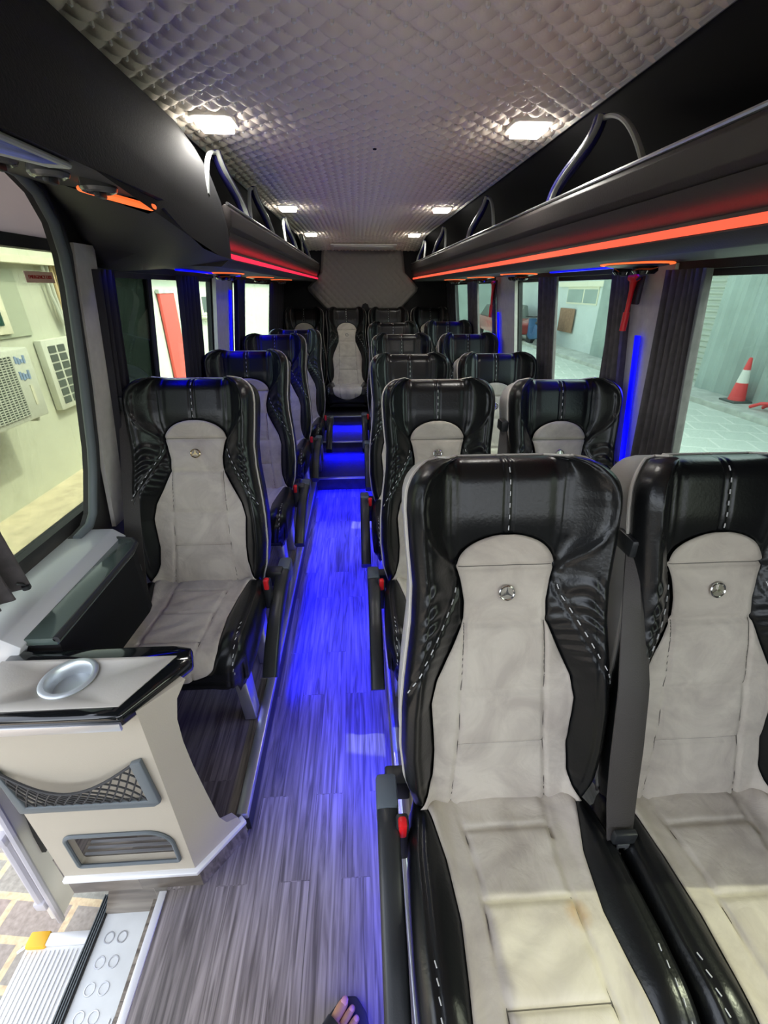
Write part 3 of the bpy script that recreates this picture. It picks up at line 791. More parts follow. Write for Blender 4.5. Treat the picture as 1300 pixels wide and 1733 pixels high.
def cpos(x, s, h):
    y, z, a, b_ = cush_frame(s); return np.stack([x, y+a*h, z+b_*h], -1)
def cseam(S): return np.interp(S, [0, .1, .2, .4, SLEN], [.105, .094, .086, .088, .07])
def cins_h(X, S, U):
    ax = np.abs(X); W = Wc(S); B_ = .026*(1-sm(.36, .46, S))*sm(0, .08, S)+.004
    h = B_*sm(.12, W-.045, ax)
    edge = np.clip((1-np.abs(U))*Ic(S)/.012, 0, 1); puff = .0075*np.sqrt(edge)
    sx = cseam(S)
    dd = np.minimum.reduce([np.abs(S-q) for q in (.10, .235, .38)])
    g = np.where(ax < sx, gs(dd, .0042), 0); g = np.maximum(g, gs(ax-sx, .0035))
    wr = .0036*np.sin(X*30+np.sin(S*40)*1.3)*np.sin(S*52+np.sin(X*22)*1.6)*(ax < sx)*np.clip(dd/.02, 0, 1)
    return h+puff+.004*np.sqrt(np.clip(dd/.03, 0, 1))*(ax < sx)-.007*g-.002+wr
def cushion_meshes():
    s = np.linspace(0, SLEN, 92); u = np.linspace(-1, 1, 81)
    U, S = np.meshgrid(u, s); X = U*Wc(S); P = cpos(X, S, cush_h(X, S))
    V, F, loop = close_back(P, None, '', '', None)
    V = [tuple(v) for v in V]; prev = loop; 
    for dz, sc in ((-.02, 1.0), (-.06, .99), (-.085, .95)):
        st = len(V); 
        for i in loop:
            p = V[i]; zz = min(p[2], .30)+dz if p[1] > -.40 else min(p[2], .27)+dz*.5
            V.append((p[0]*sc, p[1] if dz > -.08 else p[1]*.97, min(zz, p[2]-.001)))
        cur = list(range(st, len(V)))
        for k in range(len(loop)): F.append((prev[k], prev[(k+1) % len(loop)], cur[(k+1) % len(loop)], cur[k]))
        prev = cur
    F.append(tuple(prev[::-1]))
    s2 = np.linspace(.0, SLEN-.004, 100); s2 = np.concatenate([s2[:-12], np.linspace(s2[-12], SLEN-.003, 24)])
    u2 = np.linspace(-1, 1, 51); u2 = np.sign(u2)*(1-(1-np.abs(u2))**1.25)
    U, S = np.meshgrid(u2, s2); X = U*Ic(S); hh = cins_h(X, S, U)
    return (V, F), cpos(X, S, hh)
(CV, CF), CI = cushion_meshes()
def raw_mesh(name, V, F):
    me = bpy.data.meshes.new(name); me.from_pydata([tuple(map(float, v)) for v in V], [], [tuple(int(i) for i in f) for f in F]); me.update()
    bm = bmesh.new(); bm.from_mesh(me); bmesh.ops.recalc_face_normals(bm, faces=bm.faces)
    for f in bm.faces: f.smooth = True
    bm.to_mesh(me); bm.free(); return me
def bp(x, t, up_=0):  # a point on the back surface
    x = float(x); t = float(t)
    return back_pos(np.array(x), np.array(t), back_h(np.array(x), np.array(t))+up_)
def make_seat(side, belt=True, cover='suede_edge', gold=False, arm=True, legs=True, leg_z=-.0, buckle=True):
    """side=-1: aisle at -x (right-hand rows); side=+1: aisle at +x (left-hand row)"""
    t = thing('bus_seat', 'x', 'seat')
    o = finish('backrest', raw_mesh('backrest', *SM['back']), 'leather', t)
    finish('rear_cover', raw_mesh('rear_cover', *SM['cover']), cover, t)
    B().tube(SM['pipe'], .0035, 6).out('piping', 'piping', t)
    ins = grid_mesh('backrest_insert', SM['insert'], 'suede', t)
    ins['label'] = 'pale suede centre of the backrest'
    # stitching: dashes down the head pad and along the diagonal seams
    st = B(); tt = .815
    while tt < .985:
        a = bp(0, tt, .003); c = bp(0, tt+.012, .003); st.tube([a, c], .0013, 5); tt += .030
    st.out('stitching', 'stitch', o)
    for sg in (-1, 1):
        st = B(); tt = .40
        f = lambda q: sg*(float(DG(q))+.006)
        while tt < .655:
            st.tube([bp(f(tt), tt, .003), bp(f(tt+.012), tt+.012, .003)], .0013, 5); tt += .028
        st.out('stitching', 'stitch', o)
    def ip(x, t): 
        x = float(x); t = float(t); I_ = float(It(t))
        return back_pos(np.array(x), np.array(t), ins_h(np.array(x), np.array(t), np.array(x/I_))+.0012)
    for q in (.715, .56, .36, .19):
        lim = float(seam_x(q)) if q < .56 else float(It(q))*.96
        B().tube([ip(x, q) for x in np.linspace(-lim, lim, 26)], .0011, 5).out('seam', 'seam_suede', ins)
    for sg in (-1, 1):
        B().tube([ip(sg*seam_x(q), q) for q in np.linspace(-.02, .56, 50)], .0011, 5).out('seam', 'seam_suede', ins)
    # round badge
    bd = B(); c = np.array(back_pos(np.array(0.), np.array(.645), np.array(.010*math.sin(PI*.645/.75)+.0150)))
    n_ = Vector((0, -math.cos(REC), math.sin(REC))); uu = Vector((0, math.sin(REC), math.cos(REC))); xx = Vector((1, 0, 0)); cc = Vector(c)
    R_ = .0155
    bd.tube([cc+xx*(R_*math.cos(a))+uu*(R_*math.sin(a)) for a in np.linspace(0, 2*PI, 28)[:-1]], .0022, 6, closed=True)
    for k in range(3):
        a = PI/2+k*2*PI/3; dv = xx*math.cos(a)+uu*math.sin(a); sv = xx*(-math.sin(a))+uu*math.cos(a)
        bd.prism([cc+sv*.0028, cc+dv*R_, cc-sv*.0028, cc-dv*.002], n_*.002)
    bd.out('badge', 'gold' if gold else 'chrome', ins)
    if not gold:
        dk = B(); dk.cyl(cc-n_*.003, cc-n_*.0005, R_); dk.out('badge_disc', mat('badge_disc', (.35, .32, .27), .3, metal=.6), ins)
    cu = finish('seat_cushion', raw_mesh('seat_cushion', CV, CF), 'leather', t)
    ci = grid_mesh('cushion_insert', CI, 'suede', t); ci['label'] = 'pale suede centre of the cushion'
    for sg in (-1, 1):
        st = B()
        for k in range(9):
            s0 = .32+k*.022
            p0 = cpos(np.array(sg*(.198)), np.array(s0), cush_h(np.array(sg*.198), np.array(s0))+.0015); p1 = cpos(np.array(sg*(.196)), np.array(s0+.010), cush_h(np.array(sg*.196), np.array(s0+.010))+.0015)
            st.tube([p0, p1], .0012, 5)
        st.out('stitching', 'stitch', cu)
    def cp(x, q):
        x = np.array(float(x)); q = np.array(float(q)); return cpos(x, q, cins_h(x, q, x/Ic(q))+.0012)
    for q in (.10, .235, .38):
        lim = float(cseam(q)); B().tube([cp(x, q) for x in np.linspace(-lim, lim, 24)], .0011, 5).out('seam', 'seam_suede', ci)
    for sg in (-1, 1):
        B().tube([cp(sg*cseam(q), q) for q in np.linspace(.005, SLEN-.05, 46)], .0011, 5).out('seam', 'seam_suede', ci)
    # under frame, legs
    B().box(-.20, .20, -.36, .04, .17, .25, .01).out('seat_frame', 'black_plastic', t)
    if legs:
        for sg in (-1, 1):
            B().prism([(sg*.17-.02, -.33, .17), (sg*.17-.02, -.26, .17), (sg*.17-.02, -.24, leg_z), (sg*.17-.02, -.30, leg_z)], (.04, 0, 0), .004).out('leg', 'alu', t)
            B().box(sg*.17-.02, sg*.17+.02, -.04, .02, leg_z, .17, .004).out('leg', 'alu', t)
    if arm:
        ax_ = side*.262
        pts = [(ax_, .0, .34), (ax_, -.06, .345), (ax_, -.15, .33), (ax_, -.25, .295), (ax_, -.35, .24), (ax_, -.42, .185)] if side < 0 else [(ax_, .12, .285), (ax_, .06, .29), (ax_, -.04, .275), (ax_, -.14, .24), (ax_, -.23, .19), (ax_, -.30, .135)]
        # resample
        arr = np.array(pts); tt = np.linspace(0, 5, 26); sp2 = [tuple(np.interp(tt, range(6), arr[:, k])[i] for k in range(3)) for i in range(26)]
        am = B()
        rows = []
        for i, p in enumerate(sp2):
            q = sp2[min(i+1, 25)]; a = sp2[max(i-1, 0)]
            tv = Vector(q)-Vector(a); tv.normalize(); nv = Vector((1, 0, 0)).cross(tv); 
            if nv.z < 0: nv = -nv
            hgt = .032; wd = .0245; c_ = Vector(p)
            sec = []
            for k in range(16):
                an = 2*PI*k/16; cx_ = math.copysign(abs(math.cos(an))**.45, math.cos(an)); sz_ = math.copysign(abs(math.sin(an))**.45, math.sin(an))
                sec.append(c_+Vector((wd*cx_, 0, 0))+nv*(hgt*sz_))
            rows.append(sec+[sec[0]])
        vs = am.grid(rows); am.bm.faces.new([v for v in vs[0][:-1]]); am.bm.faces.new([v for v in vs[-1][:-1]][::-1])
        bmesh.ops.remove_doubles(am.bm, verts=am.bm.verts, dist=1e-5)
        ar = am.out('armrest', 'black_plastic', t)
        pc = pts[0]; B().box(ax_-.025, ax_+.025, pc[1]-.03, pc[1]+.05, pc[2]-.035, pc[2]+.04, .010).out('pivot_cap', 'dark_cap', ar)
        # bracket between arm and backrest
        B().box(min(ax_, side*.20), max(ax_, side*.20), .05, .10, .26, .33, .006).out('bracket', 'black_plastic', ar)
    bx = side*.232
    if not buckle: return t
    bu = B(); bu.box(bx-.014, bx+.014, -.075, -.045, .25, .385, .006); bo = bu.out('buckle', 'black_plastic', t)
    B().box(bx-.0095, bx+.0095, -.079, -.055, .345, .392, .006).out('release_button', 'red_plastic', bo)['label'] = 'red release button'
    if belt:
        wx = -side
        # shoulder guide and webbing in front of the outer bolster
        g = B(); 
        p = [(wx*.250, .135, .93), (wx*.245, .075, .84), (wx*.238, -.005, .69), (wx*.232, -.05, .56), (wx*.230, -.08, .46), (wx*.228, -.115, .37)]
        wd = [.014, .028, .036, .038, .036, .030]
        arr = np.array(p); tt = np.linspace(0, 5, 24); pp = np.stack([np.interp(tt, range(6), arr[:, k]) for k in range(3)], -1); ww = np.interp(tt, range(6), wd)
        rows = []
        for i in range(24):
            c_ = Vector(pp[i]); tv = (Vector(pp[min(i+1, 23)])-Vector(pp[max(i-1, 0)])).normalized(); wv = Vector((1, wx*.15, 0)).normalized(); nv = tv.cross(wv).normalized()*.0015
            a, c2 = c_-wv*ww[i], c_+wv*ww[i]
            mid = c_+Vector((.008, -.010, 0))
            rows.append([a+nv, mid+nv, c2+nv, c2-nv, mid-nv, a-nv, a+nv])
        g.grid(rows); be = g.out('seat_belt', 'belt', t)
        B().box(wx*.250-.014, wx*.250+.014, .12, .18, .925, .965, .006).out('belt_guide', 'black_plastic', be)
        q = Vector((wx*.228, -.118, .375))
        tg = B(); tg.box(q.x-.024, q.x+.024, q.y-.012, q.y+.002, q.z+.0, q.z+.035, .004); tg.out('belt_slide', 'black_plastic', be)
        tg = B(); tg.box(q.x-.013, q.x-.007, q.y-.012, q.y-.009, q.z-.045, q.z); tg.box(q.x+.007, q.x+.013, q.y-.012, q.y-.009, q.z-.045, q.z); tg.box(q.x-.013, q.x+.013, q.y-.012, q.y-.009, q.z-.047, q.z-.036); tg.box(q.x-.013, q.x+.013, q.y-.012, q.y-.009, q.z-.012, q.z)
        tg.out('belt_tongue', 'alu', be)
    return t
def put(o, loc, label, group=None, rz=0, sc=1.0):
    o.location = loc; o['label'] = label; o.rotation_euler = (0, 0, rz); o.scale = (1, 1, sc)
    if group: o['group'] = group
    return o
GS = 'black leather and pale suede bus seats'
pr_ = make_seat(-1)                     # right-hand aisle seat
pw_ = make_seat(-1, belt=False, arm=False, buckle=False)  # right-hand window seat
pl_ = make_seat(1, cover='leather', belt=False, leg_z=-.075)                      # left-hand single seat
pg_ = make_seat(1, cover='leather', belt=False, gold=True, leg_z=-.088)           # front single seat with the gold badge
pb_ = make_seat(-1, cover='leather', belt=False, arm=False, legs=False, buckle=False)  # rear bench seat
PZ = .035
rowsR = [(.302, .60, PZ), (.300, 1.48, PZ), (.275, 2.24, PZ-.002), (.31, 3.12, PZ+.022), (.30, 3.82, PZ+.055)]
rowsW = [(.757, .585, PZ), (.775, 1.45, PZ), (.745, 2.24, PZ-.002), (.79, 3.12, PZ+.022), (.78, 3.86, PZ+.06)]
nm = ['nearest', 'second', 'third', 'fourth', 'fifth']
for i, (x, y, z) in enumerate(rowsR):
    o = pr_ if i == 0 else copy_tree(pr_)
    put(o, (x, y, z), ['front right aisle seat, biggest in view, with a brown stain on its pale cushion', 'black and beige seat directly behind the big front right aisle seat', 'third right-hand aisle seat from the front, only headrest and side showing', 'fourth right-hand aisle seat from the front, seen above the third one', 'rearmost right-hand aisle seat, just in front of the rear bench'][i], GS)
for i, (x, y, z) in enumerate(rowsW):
    o = pw_ if i == 0 else copy_tree(pw_)
    put(o, (x, y, z), ['front right window seat cut off by the right picture edge', 'second right-hand window seat with blue light on its headrest beside the blue pillar strip', 'third right-hand window seat with pale sheen on its headrest', 'fourth right-hand window seat beside the second pale pillar', 'rearmost right-hand window seat, smallest of its column'][i], GS)
rowsL = [(-.580, 1.36, .18), (-.585, 2.22, .168), (-.575, 3.05, .175), (-.52, 3.70, .155)]
for i, (x, y, z) in enumerate(rowsL):
    o = pg_ if i == 0 else (pl_ if i == 1 else copy_tree(pl_))
    put(o, (x, y, z), ['front single seat at the left with gold badge, behind the cream console', 'second left-hand single seat with dark blue light along its headrest', 'third left-hand single seat from the front', 'rearmost left-hand single seat, partly hidden before the rear bench'][i], GS, sc=.9)
for i, x in enumerate((-.58, -.122, .335, .793)):
    o = pb_ if i == 0 else copy_tree(pb_)
    put(o, (x, 5.0, .16), ['leftmost seat of the dark rear bench', 'rear bench seat facing the aisle, its whole pale centre visible', 'rear bench seat right of the aisle with only a pale dome showing', 'rightmost seat of the dark rear bench'][i], 'rear bench seats')
# brown stain on the near cushion is in the material of the near insert
near_c = [c for c in pr_.children if c.name.startswith('cushion_insert')][0]
near_c.data = near_c.data.copy()
ms = M['suede'].copy(); ms.name = 'suede_stained'; n = ms.node_tree.nodes; L = ms.node_tree.links; p = n['Principled BSDF']
old = p.inputs['Base Color'].links[0].from_socket
tc = n.new('ShaderNodeTexCoord'); vd = n.new('ShaderNodeVectorMath'); vd.operation = 'DISTANCE'; vd.inputs[1].default_value = (.085, -.23, .37)
nz = n.new('ShaderNodeTexNoise'); nz.inputs['Scale'].default_value = 45; L.new(tc.outputs['Object'], nz.inputs['Vector'])
L.new(tc.outputs['Object'], vd.inputs[0]); mr = n.new('ShaderNodeMapRange'); mr.inputs[1].default_value = .012; mr.inputs[2].default_value = .03; mr.inputs[3].default_value = 1; mr.inputs[4].default_value = 0
L.new(vd.outputs['Value'], mr.inputs[0]); mu = n.new('ShaderNodeMath'); mu.operation = 'MULTIPLY'; L.new(mr.outputs[0], mu.inputs[0]); L.new(nz.outputs['Fac'], mu.inputs[1])
mx = n.new('ShaderNodeMix'); mx.data_type = 'RGBA'; mx.inputs['B'].default_value = (.42, .24, .08, 1); L.new(old, mx.inputs['A']); L.new(mu.outputs[0], mx.inputs['Factor']); L.new(mx.outputs['Result'], p.inputs['Base Color'])
near_c.data.materials[0] = ms

# ================================================================== LUGGAGE RACKS
def rack(side, y0, y1, label, led, tops):
    cx = .1
    def X(x): return cx+side*(x-cx)
    t = thing('luggage_rack', label, 'rack', (X(.62), y0, 1.5))
    O_ = (X(.62), y0, 1.5)
    def pr2(sec, name, m, bev=0):
        return B().prism(rel([(X(x), y0, z) for x, z in sec], O_), (0, y1-y0, 0), bev).out(name, m, t)
    pr2([(.600, 1.682), (.594, 1.672), (.598, 1.628), (.612, 1.610), (.622, 1.612), (.622, 1.682), (.612, 1.688)], 'upper_fascia', 'rack', .002)
    pr2([(.605, 1.612), (.624, 1.560), (.640, 1.560), (.640, 1.612)], 'lower_fascia', 'rack')
    pr2([(.622, 1.535), (.628, 1.530), (.650, 1.514), (.70, 1.516), (.70, 1.56), (.622, 1.56)], 'bottom_edge', 'rack_low')
    pr2([(.700, 1.516), (.985, 1.522), (.985, 1.535), (.70, 1.535)], 'underside', 'dark_vinyl')
    pr2([(.64, 1.60), (1.0, 1.60), (1.0, 1.61), (.64, 1.61)], 'shelf', 'black')
    l_ = pr2([(.6185, 1.538), (.623, 1.538), (.623, 1.553), (.6185, 1.553)], 'led_strip', led); l_['label'] = 'glowing red light strip'
    B().tube(rel([(X(.603), y0, 1.689), (X(.603), y1, 1.689)], O_), .005, 8).out('lip_trim', 'alu', t)
    for i, yt in enumerate(tops):
        xb, xt = .615, .66
        pts = []
        for k in range(16):
            q = k/15; zz = 1.684+q*.17
            yy = yt+.13-.15*q+.03*math.sin(2*PI*q)
            pts.append((X(xb+(xt-xb)*q), yy, zz))
        br = B(); br.tube(rel(pts, O_), .021, 12, rad2=.017, upv=(side*-1.0, 0, .2)); bo = br.out('divider_bracket', 'bracket_blue', t)
        br = B(); p2 = [(p[0]-side*.010, p[1]-.022, p[2]) for p in pts]; br.tube(rel(p2, O_), .006, 8, rad2=.008, upv=(side, 0, 0))
        arc = []
        for k in range(16):
            q = k/15; a = q*PI/2
            arc.append((X(xt-(xt-xb)*q**1.5), yt-.03-.34*q, 1.684+.165*(1-q**1.7)))
        br.tube(rel(arc, O_), .006, 8, rad2=.008, upv=(side, 0, 0))
        br.out('bracket_bow', 'bracket_grey', bo)
    return t
rack(1, -.40, 5.44, 'long dark luggage rack above the right windows with an orange-red light strip', 'led_red', (1.50, 2.65, 3.86, 4.9))
rack(-1, 1.70, 5.44, 'short luggage rack above the left windows with a crimson light strip', 'led_crimson', (1.90, 2.48, 3.45, 4.4))

# service units under the racks
def service_unit(loc, label, blue=True):
    t = thing('service_unit', label, 'light', loc, 0, 'round reading light units under the racks')
    rg = B(); rg.tube([(.085*math.cos(a), .13*math.sin(a), 0) for a in np.linspace(0, 2*PI, 36)[:-1]], .006, 8, closed=True, rad2=.003, upv=(0, 0, 1)); rg.out('light_ring', 'led_orange', t)
    pn = B(); pn.lathe([(.0, .006), (.07, .006), (.078, -.004), (.05, -.010), (.0, -.012)], (0, 0, 0), 30, cap=False); o = pn.out('panel', 'black_plastic', t); o.scale = (1, 1.5, 1)
    for yy in (-.055, .055):
        vt = B(); vt.lathe([(.034, 0), (.036, -.012), (.028, -.020), (.012, -.016), (.0, -.016)], (0, yy, -.008), 24, cap=False); v = vt.out('air_nozzle', 'gloss_black', t)
        B().box(-.004, .004, yy-.02, yy+.02, -.032, -.022, .002).out('nozzle_tab', 'black_plastic', v)
    return t
su = service_unit((.86, 1.53, 1.516), 'x')
spots = [(.86, 1.50, 1.516, 'orange ringed light unit beside the near red hammer'), (.86, 2.60, 1.516, 'orange ringed light unit above the third right window seat'), (.86, 3.40, 1.516, 'orange ringed light unit beside the far red hammer'), (.86, 4.3, 1.516, 'rearmost light unit under the right rack'),
         (-.66, 2.55, 1.516, 'orange ringed light unit nearest under the left rack'), (-.66, 3.45, 1.516, 'second light unit under the left rack'), (-.66, 4.4, 1.516, 'rearmost light unit under the left rack')]
for i, (x, y, z, lb) in enumerate(spots):
    o = su if i == 0 else copy_tree(su); o.location = (x, y, z); o['label'] = lb
# blue strips on the rack undersides near the windows
for i, (x, y0, y1, lb) in enumerate(((.90, 1.66, 2.25, 'blue light strip under the right luggage rack'), (-.70, 2.0, 3.0, 'blue light strip under the left luggage rack'))):
    o = B().box(-.012, .012, 0, y1-y0, -.006, .0, .002).out('light_strip', 'led_blue'); o.location = (x, y0, 1.518); tag(o, lb, 'light strip')

# ================================================================== FRONT LEFT BULKHEAD over the door
bh = thing('overhead_bulkhead', 'big black padded overhead bulkhead above the door at the upper left', 'bulkhead', (-.6, .6, 1.5))
OB = (-.6, .6, 1.5)
ysb = [-.4, .3, .8, 1.2, 1.5, 1.64, 1.70, 1.725]
rows = []
def bedge(y):   # inner bottom edge of the bulkhead
    return (float(np.interp(y, [0, 1.0, 1.4, 1.75], [-.368, -.368, -.392, -.412])), float(np.interp(y, [1.0, 1.15, 1.35, 1.75], [1.60, 1.565, 1.535, 1.535])))
for y in ysb:
    k = {1.70: .004, 1.725: .016}.get(y, 0)
    ex, zb = bedge(y); pf = []
    for (x, z) in ((-.535, 1.900), (-.505, 1.88), (-.465, 1.84), (-.425, 1.79), (-.395, 1.73), (-.375, 1.67), (-.368, 1.60)):
        f_ = (1.90-z)/.30
        pf.append((x+(ex+.368)*f_-k, y, zb+(z-1.60)*(1.90-zb)/.30))
    rows.append(pf)
rows.append([(x-.05, 1.735, z) for x, y, z in rows[-1]]); rows.append([(x-.30, 1.735, z) for x, y, z in rows[-2]])
bb = B(); bb.grid([rel(r, OB) for r in rows]); bb.out('side_cover', 'black_vinyl', bh)
b2 = B(); b2.grid([rel(r, OB) for r in [
    [(-.368, -.4, 1.602), (-.385, -.4, 1.60), (-.60, -.4, 1.64), (-.81, -.4, 1.69)],
    [(-.368, 1.05, 1.602), (-.385, 1.05, 1.60), (-.60, 1.15, 1.64), (-.81, 1.42, 1.69)]]]); b2.out('underside', 'dark_vinyl', bh)
b3 = B(); C5 = []
for (yi, ym, yo, zo, zm) in ((1.05, 1.15, 1.42, 1.695, 1.64), (1.16, 1.27, 1.50, 1.64, 1.585), (1.32, 1.42, 1.55, 1.57, 1.535), (1.46, 1.56, 1.60, 1.505, 1.515), (1.735, 1.735, 1.735, 1.50, 1.512)):
    ex, ez = bedge(yi); C5.append([(ex, yi, ez+.001), (ex-.04, yi+.02 if yi < 1.7 else yi, ez-.006), (-.60, ym, zm), (-.81, yo, zo)])
b3.grid([rel(r, OB) for r in C5]); b3.out('lower_cover', 'dark_vinyl', bh)
# recessed panel with painted-in reflection, nozzles and ring on the underside
def uz(x): return 1.60+max(0, -.385-x)*.22
pl = [(-.378, .15), (-.378, .62), (-.380, .74), (-.43, .785), (-.52, .80), (-.60, .78), (-.66, .15)]
o = B().prism(rel([(x, y, uz(x)-.002) for x, y in pl], OB), (0, 0, -.004), .001).out('reflection_panel', 'painted_reflection', bh)
o['label'] = 'panel in the underside with a bluish reflection painted into its colour'
B().tube(rel([(x*1.0, y+(.012 if y > .5 else 0), uz(x)-.004) for x, y in pl], OB), .004, 8).out('panel_rim', 'bracket_grey', bh)
rg = B(); rg.tube(rel([(-.438+.062*math.cos(a), 1.01+.033*math.sin(a), uz(-.438+.065*math.cos(a))-.014) for a in np.linspace(0, 2*PI, 40)[:-1]], OB), .0045, 8, closed=True); rg.out('light_ring', 'led_orange', bh)
for (x, y) in ((-.43, .93), (-.475, .875), (-.545, .87)):
    nz_ = B(); nz_.lathe([(.027, .004), (.029, -.008), (.026, -.013), (.020, -.015), (.017, -.010), (.0, -.010)], (x-OB[0], y-OB[1], uz(x)-.002-OB[2]), 28, cap=False); nz_.out('air_nozzle', 'nozzle', bh)
    B().box(x-OB[0]-.006, x-OB[0]+.006, y-OB[1]-.014, y-OB[1]+.014, uz(x)-OB[2]-.024, uz(x)-OB[2]-.010, .004).out('nozzle_tab', 'black_plastic', bh)

# ================================================================== CEILING LAMPS, VENT
def lamp(x, y, z, lb, first=None):
    if first is None:
        t = thing('ceiling_lamp', lb, 'ceiling lamp', (x, y, z), 0, 'square ceiling lamps')
        f = B(); f.prism([(-.060, -.050, 0), (-.050, -.060, 0), (.050, -.060, 0), (.060, -.050, 0), (.060, .050, 0), (.050, .060, 0), (-.050, .060, 0), (-.060, .050, 0)], (0, 0, -.016), .003)
        f.out('housing', 'lamp_frame', t)
        B().box(-.046, .046, -.046, .046, -.032, -.0155, .004).out('diffuser', 'lamp', t)
        return t
    t = copy_tree(first); t.location = (x, y, z); t['label'] = lb; return t
lf = None
for (x, y, lb) in ((-.405, 1.69, 'bright square ceiling lamp at the left, nearest the black bulkhead'), (.535, 1.69, 'bright square ceiling lamp nearest the right rack front'), (-.405, 3.22, 'middle lamp of the left ceiling row'), (.535, 3.22, 'middle lamp of the right ceiling row'), (-.40, 4.66, 'rearmost lamp of the left ceiling row'), (.535, 4.66, 'rearmost lamp of the right ceiling row')):
    z = 1.900
    t = lamp(x, y, z, lb, lf)
    if lf is None: lf = t
    a = area('lamp_light', (x, y, z-.045), (0, 0, -1), .09, .09, (.45 if y < 2 else .08), (1, .97, .92)); a.data.spread = math.radians(170)
vent = thing('ceiling_vent', 'pale rectangular vent grille at the rear end of the ceiling', 'vent', (.08, 5.16, 1.828))
v_ = B(); v_.box(-.33, .33, -.09, .09, -.012, 0, .004); v_.out('frame', 'lamp_frame', vent)
v_ = B(); v_.box(-.30, .30, -.06, .06, -.018, -.011, .003); v_.out('grille', 'trim_grey', vent)
vent.rotation_euler = (math.radians(-10), 0, 0)

sc_ = thing('ceiling_screw', 'tiny black dot in the middle of the quilted ceiling', 'screw', (.075, 1.945, 1.886)); B().lathe([(.0, -.004), (.006, -.003), (.007, 0), (0, .002)], n=12, cap=False).out('head', 'black', sc_)
# ================================================================== CURTAINS
def curtain(side, y0, y1, label, m='curtain', z0=.78, z1=1.50, folds=6, off=.035, y0b=None, y1b=None, XX=None):
    X = XX or (XR if side > 0 else XL)
    y0b = y0 if y0b is None else y0b; y1b = y1 if y1b is None else y1b
    n = folds*12; nz_ = 14; outer = []; b_ = B(); ph = random.random()*6
    P1 = []; P2 = []
    for k in range(nz_+1):
        q = k/nz_; z = z1+(z0-z1)*q; a = y0+(y0b-y0)*q; c = y1+(y1b-y1)*q; r1 = []; r2 = []
        for i in range(n+1):
            u = i/n; amp = .015+.005*math.sin(u*7+ph)
            dx = amp*math.sin(2*PI*folds*u+.8*math.sin(u*9+ph)+.25*math.sin(q*3+u*5))
            yv = a+(c-a)*u+.003*math.sin(q*5+u*11)
            r1.append((X(z)-side*(off+dx), yv, z)); r2.append((X(z)-side*(off+dx-.003), yv, z))
        P1.append(r1); P2.append(r2)
    v1 = b_.grid(P1); v2 = b_.grid(P2)
    for i in range(nz_): 
        b_.bm.faces.new((v1[i][0], v1[i+1][0], v2[i+1][0], v2[i][0])); b_.bm.faces.new((v1[i][-1], v2[i][-1], v2[i+1][-1], v1[i+1][-1]))
    for i in range(n):
        b_.bm.faces.new((v1[0][i], v2[0][i], v2[0][i+1], v1[0][i+1])); b_.bm.faces.new((v1[-1][i], v1[-1][i+1], v2[-1][i+1], v2[-1][i]))
    o = b_.out('curtain', m)
    return tag(o, label, 'curtain', 'gathered dark window curtains')
curtain(1, 1.303, 1.487, 'wide brown-grey curtain right of the near blue pillar strip', folds=7, y1b=1.55)
curtain(1, 1.69, 1.815, 'brown-grey curtain left of the near red hammer', folds=4, y0b=1.665, y1b=1.87)
curtain(1, 2.305, 2.55, 'narrow curtain in the middle of the double right window', folds=5)
curtain(1, 3.40, 3.46, 'thin curtain edge just behind the far red hammer', folds=2)
curtain(1, 3.88, 4.27, 'dark curtain in the rearmost right window', folds=4)
curtain(1, 4.75, 5.2, 'black curtain at the rear right corner', 'curtain_blue', folds=4)
curtain(1, .45, .97, 'dark curtain beside the front right window seat', folds=10, z0=.66, y1b=.86)
curtain(-1, 1.495, 1.60, 'black curtain beside the front left seat belt', 'curtain_blue', folds=4)
curtain(-1, 2.16, 2.42, 'dark blue curtain left of the pale pillar at the left wall', 'curtain_blue', folds=6, y1b=2.47, y0b=2.22)
curtain(-1, 3.15, 3.38, 'dark blue curtain behind the left blue pillar strip', 'curtain_blue', folds=4)
curtain(-1, 4.38, 5.2, 'black curtain at the rear left corner', 'curtain_blue', folds=8)
curtain(-1, .60, .90, 'grey curtain with ribbed hem on the door window at the left edge', 'curtain', z0=.79, z1=1.55, folds=6, off=0, y0b=.70, y1b=.96, XX=lambda z: -.845-(z-.79)*.03)
hk = thing('curtain_hook', 'small black hook holding the curtain hem at the left edge', 'hook', (-.83, .92, .795))
B().cyl((0, 0, -.004), (0, 0, .006), .009).out('base', 'black_plastic', hk); B().tube([(0, 0, .004), (0, -.006, .014), (-.008, -.012, .02)], .003, 8).out('pin', 'black_plastic', hk)
# LED strips on pillars
for (sd, y, z0, z1, off, lb) in ((1, 1.615, .74, 1.30, .038, 'tall blue light strip on the near right pillar'), (1, 3.34, .80, 1.30, .038, 'blue light strip on the far right pillar'), (-1, 3.075, .80, 1.44, .032, 'blue light strip on the left pillar')):
    X = XR if sd > 0 else XL
    o = B().tube([(X(z)-sd*(off-.010)-X(z0), 0, z-z0) for z in np.linspace(z0, z1, 10)], .016, 12, rad2=.006, upv=(1, 0, 0)).out('light_strip', 'led_blue'); o.location = (X(z0), y, z0)
    tag(o, lb, 'light strip')
    area('strip_light', (X(1.05)-sd*.06, y, 1.05), (-sd, 0, 0), .02, .5, .16, (.02, .02, 1))
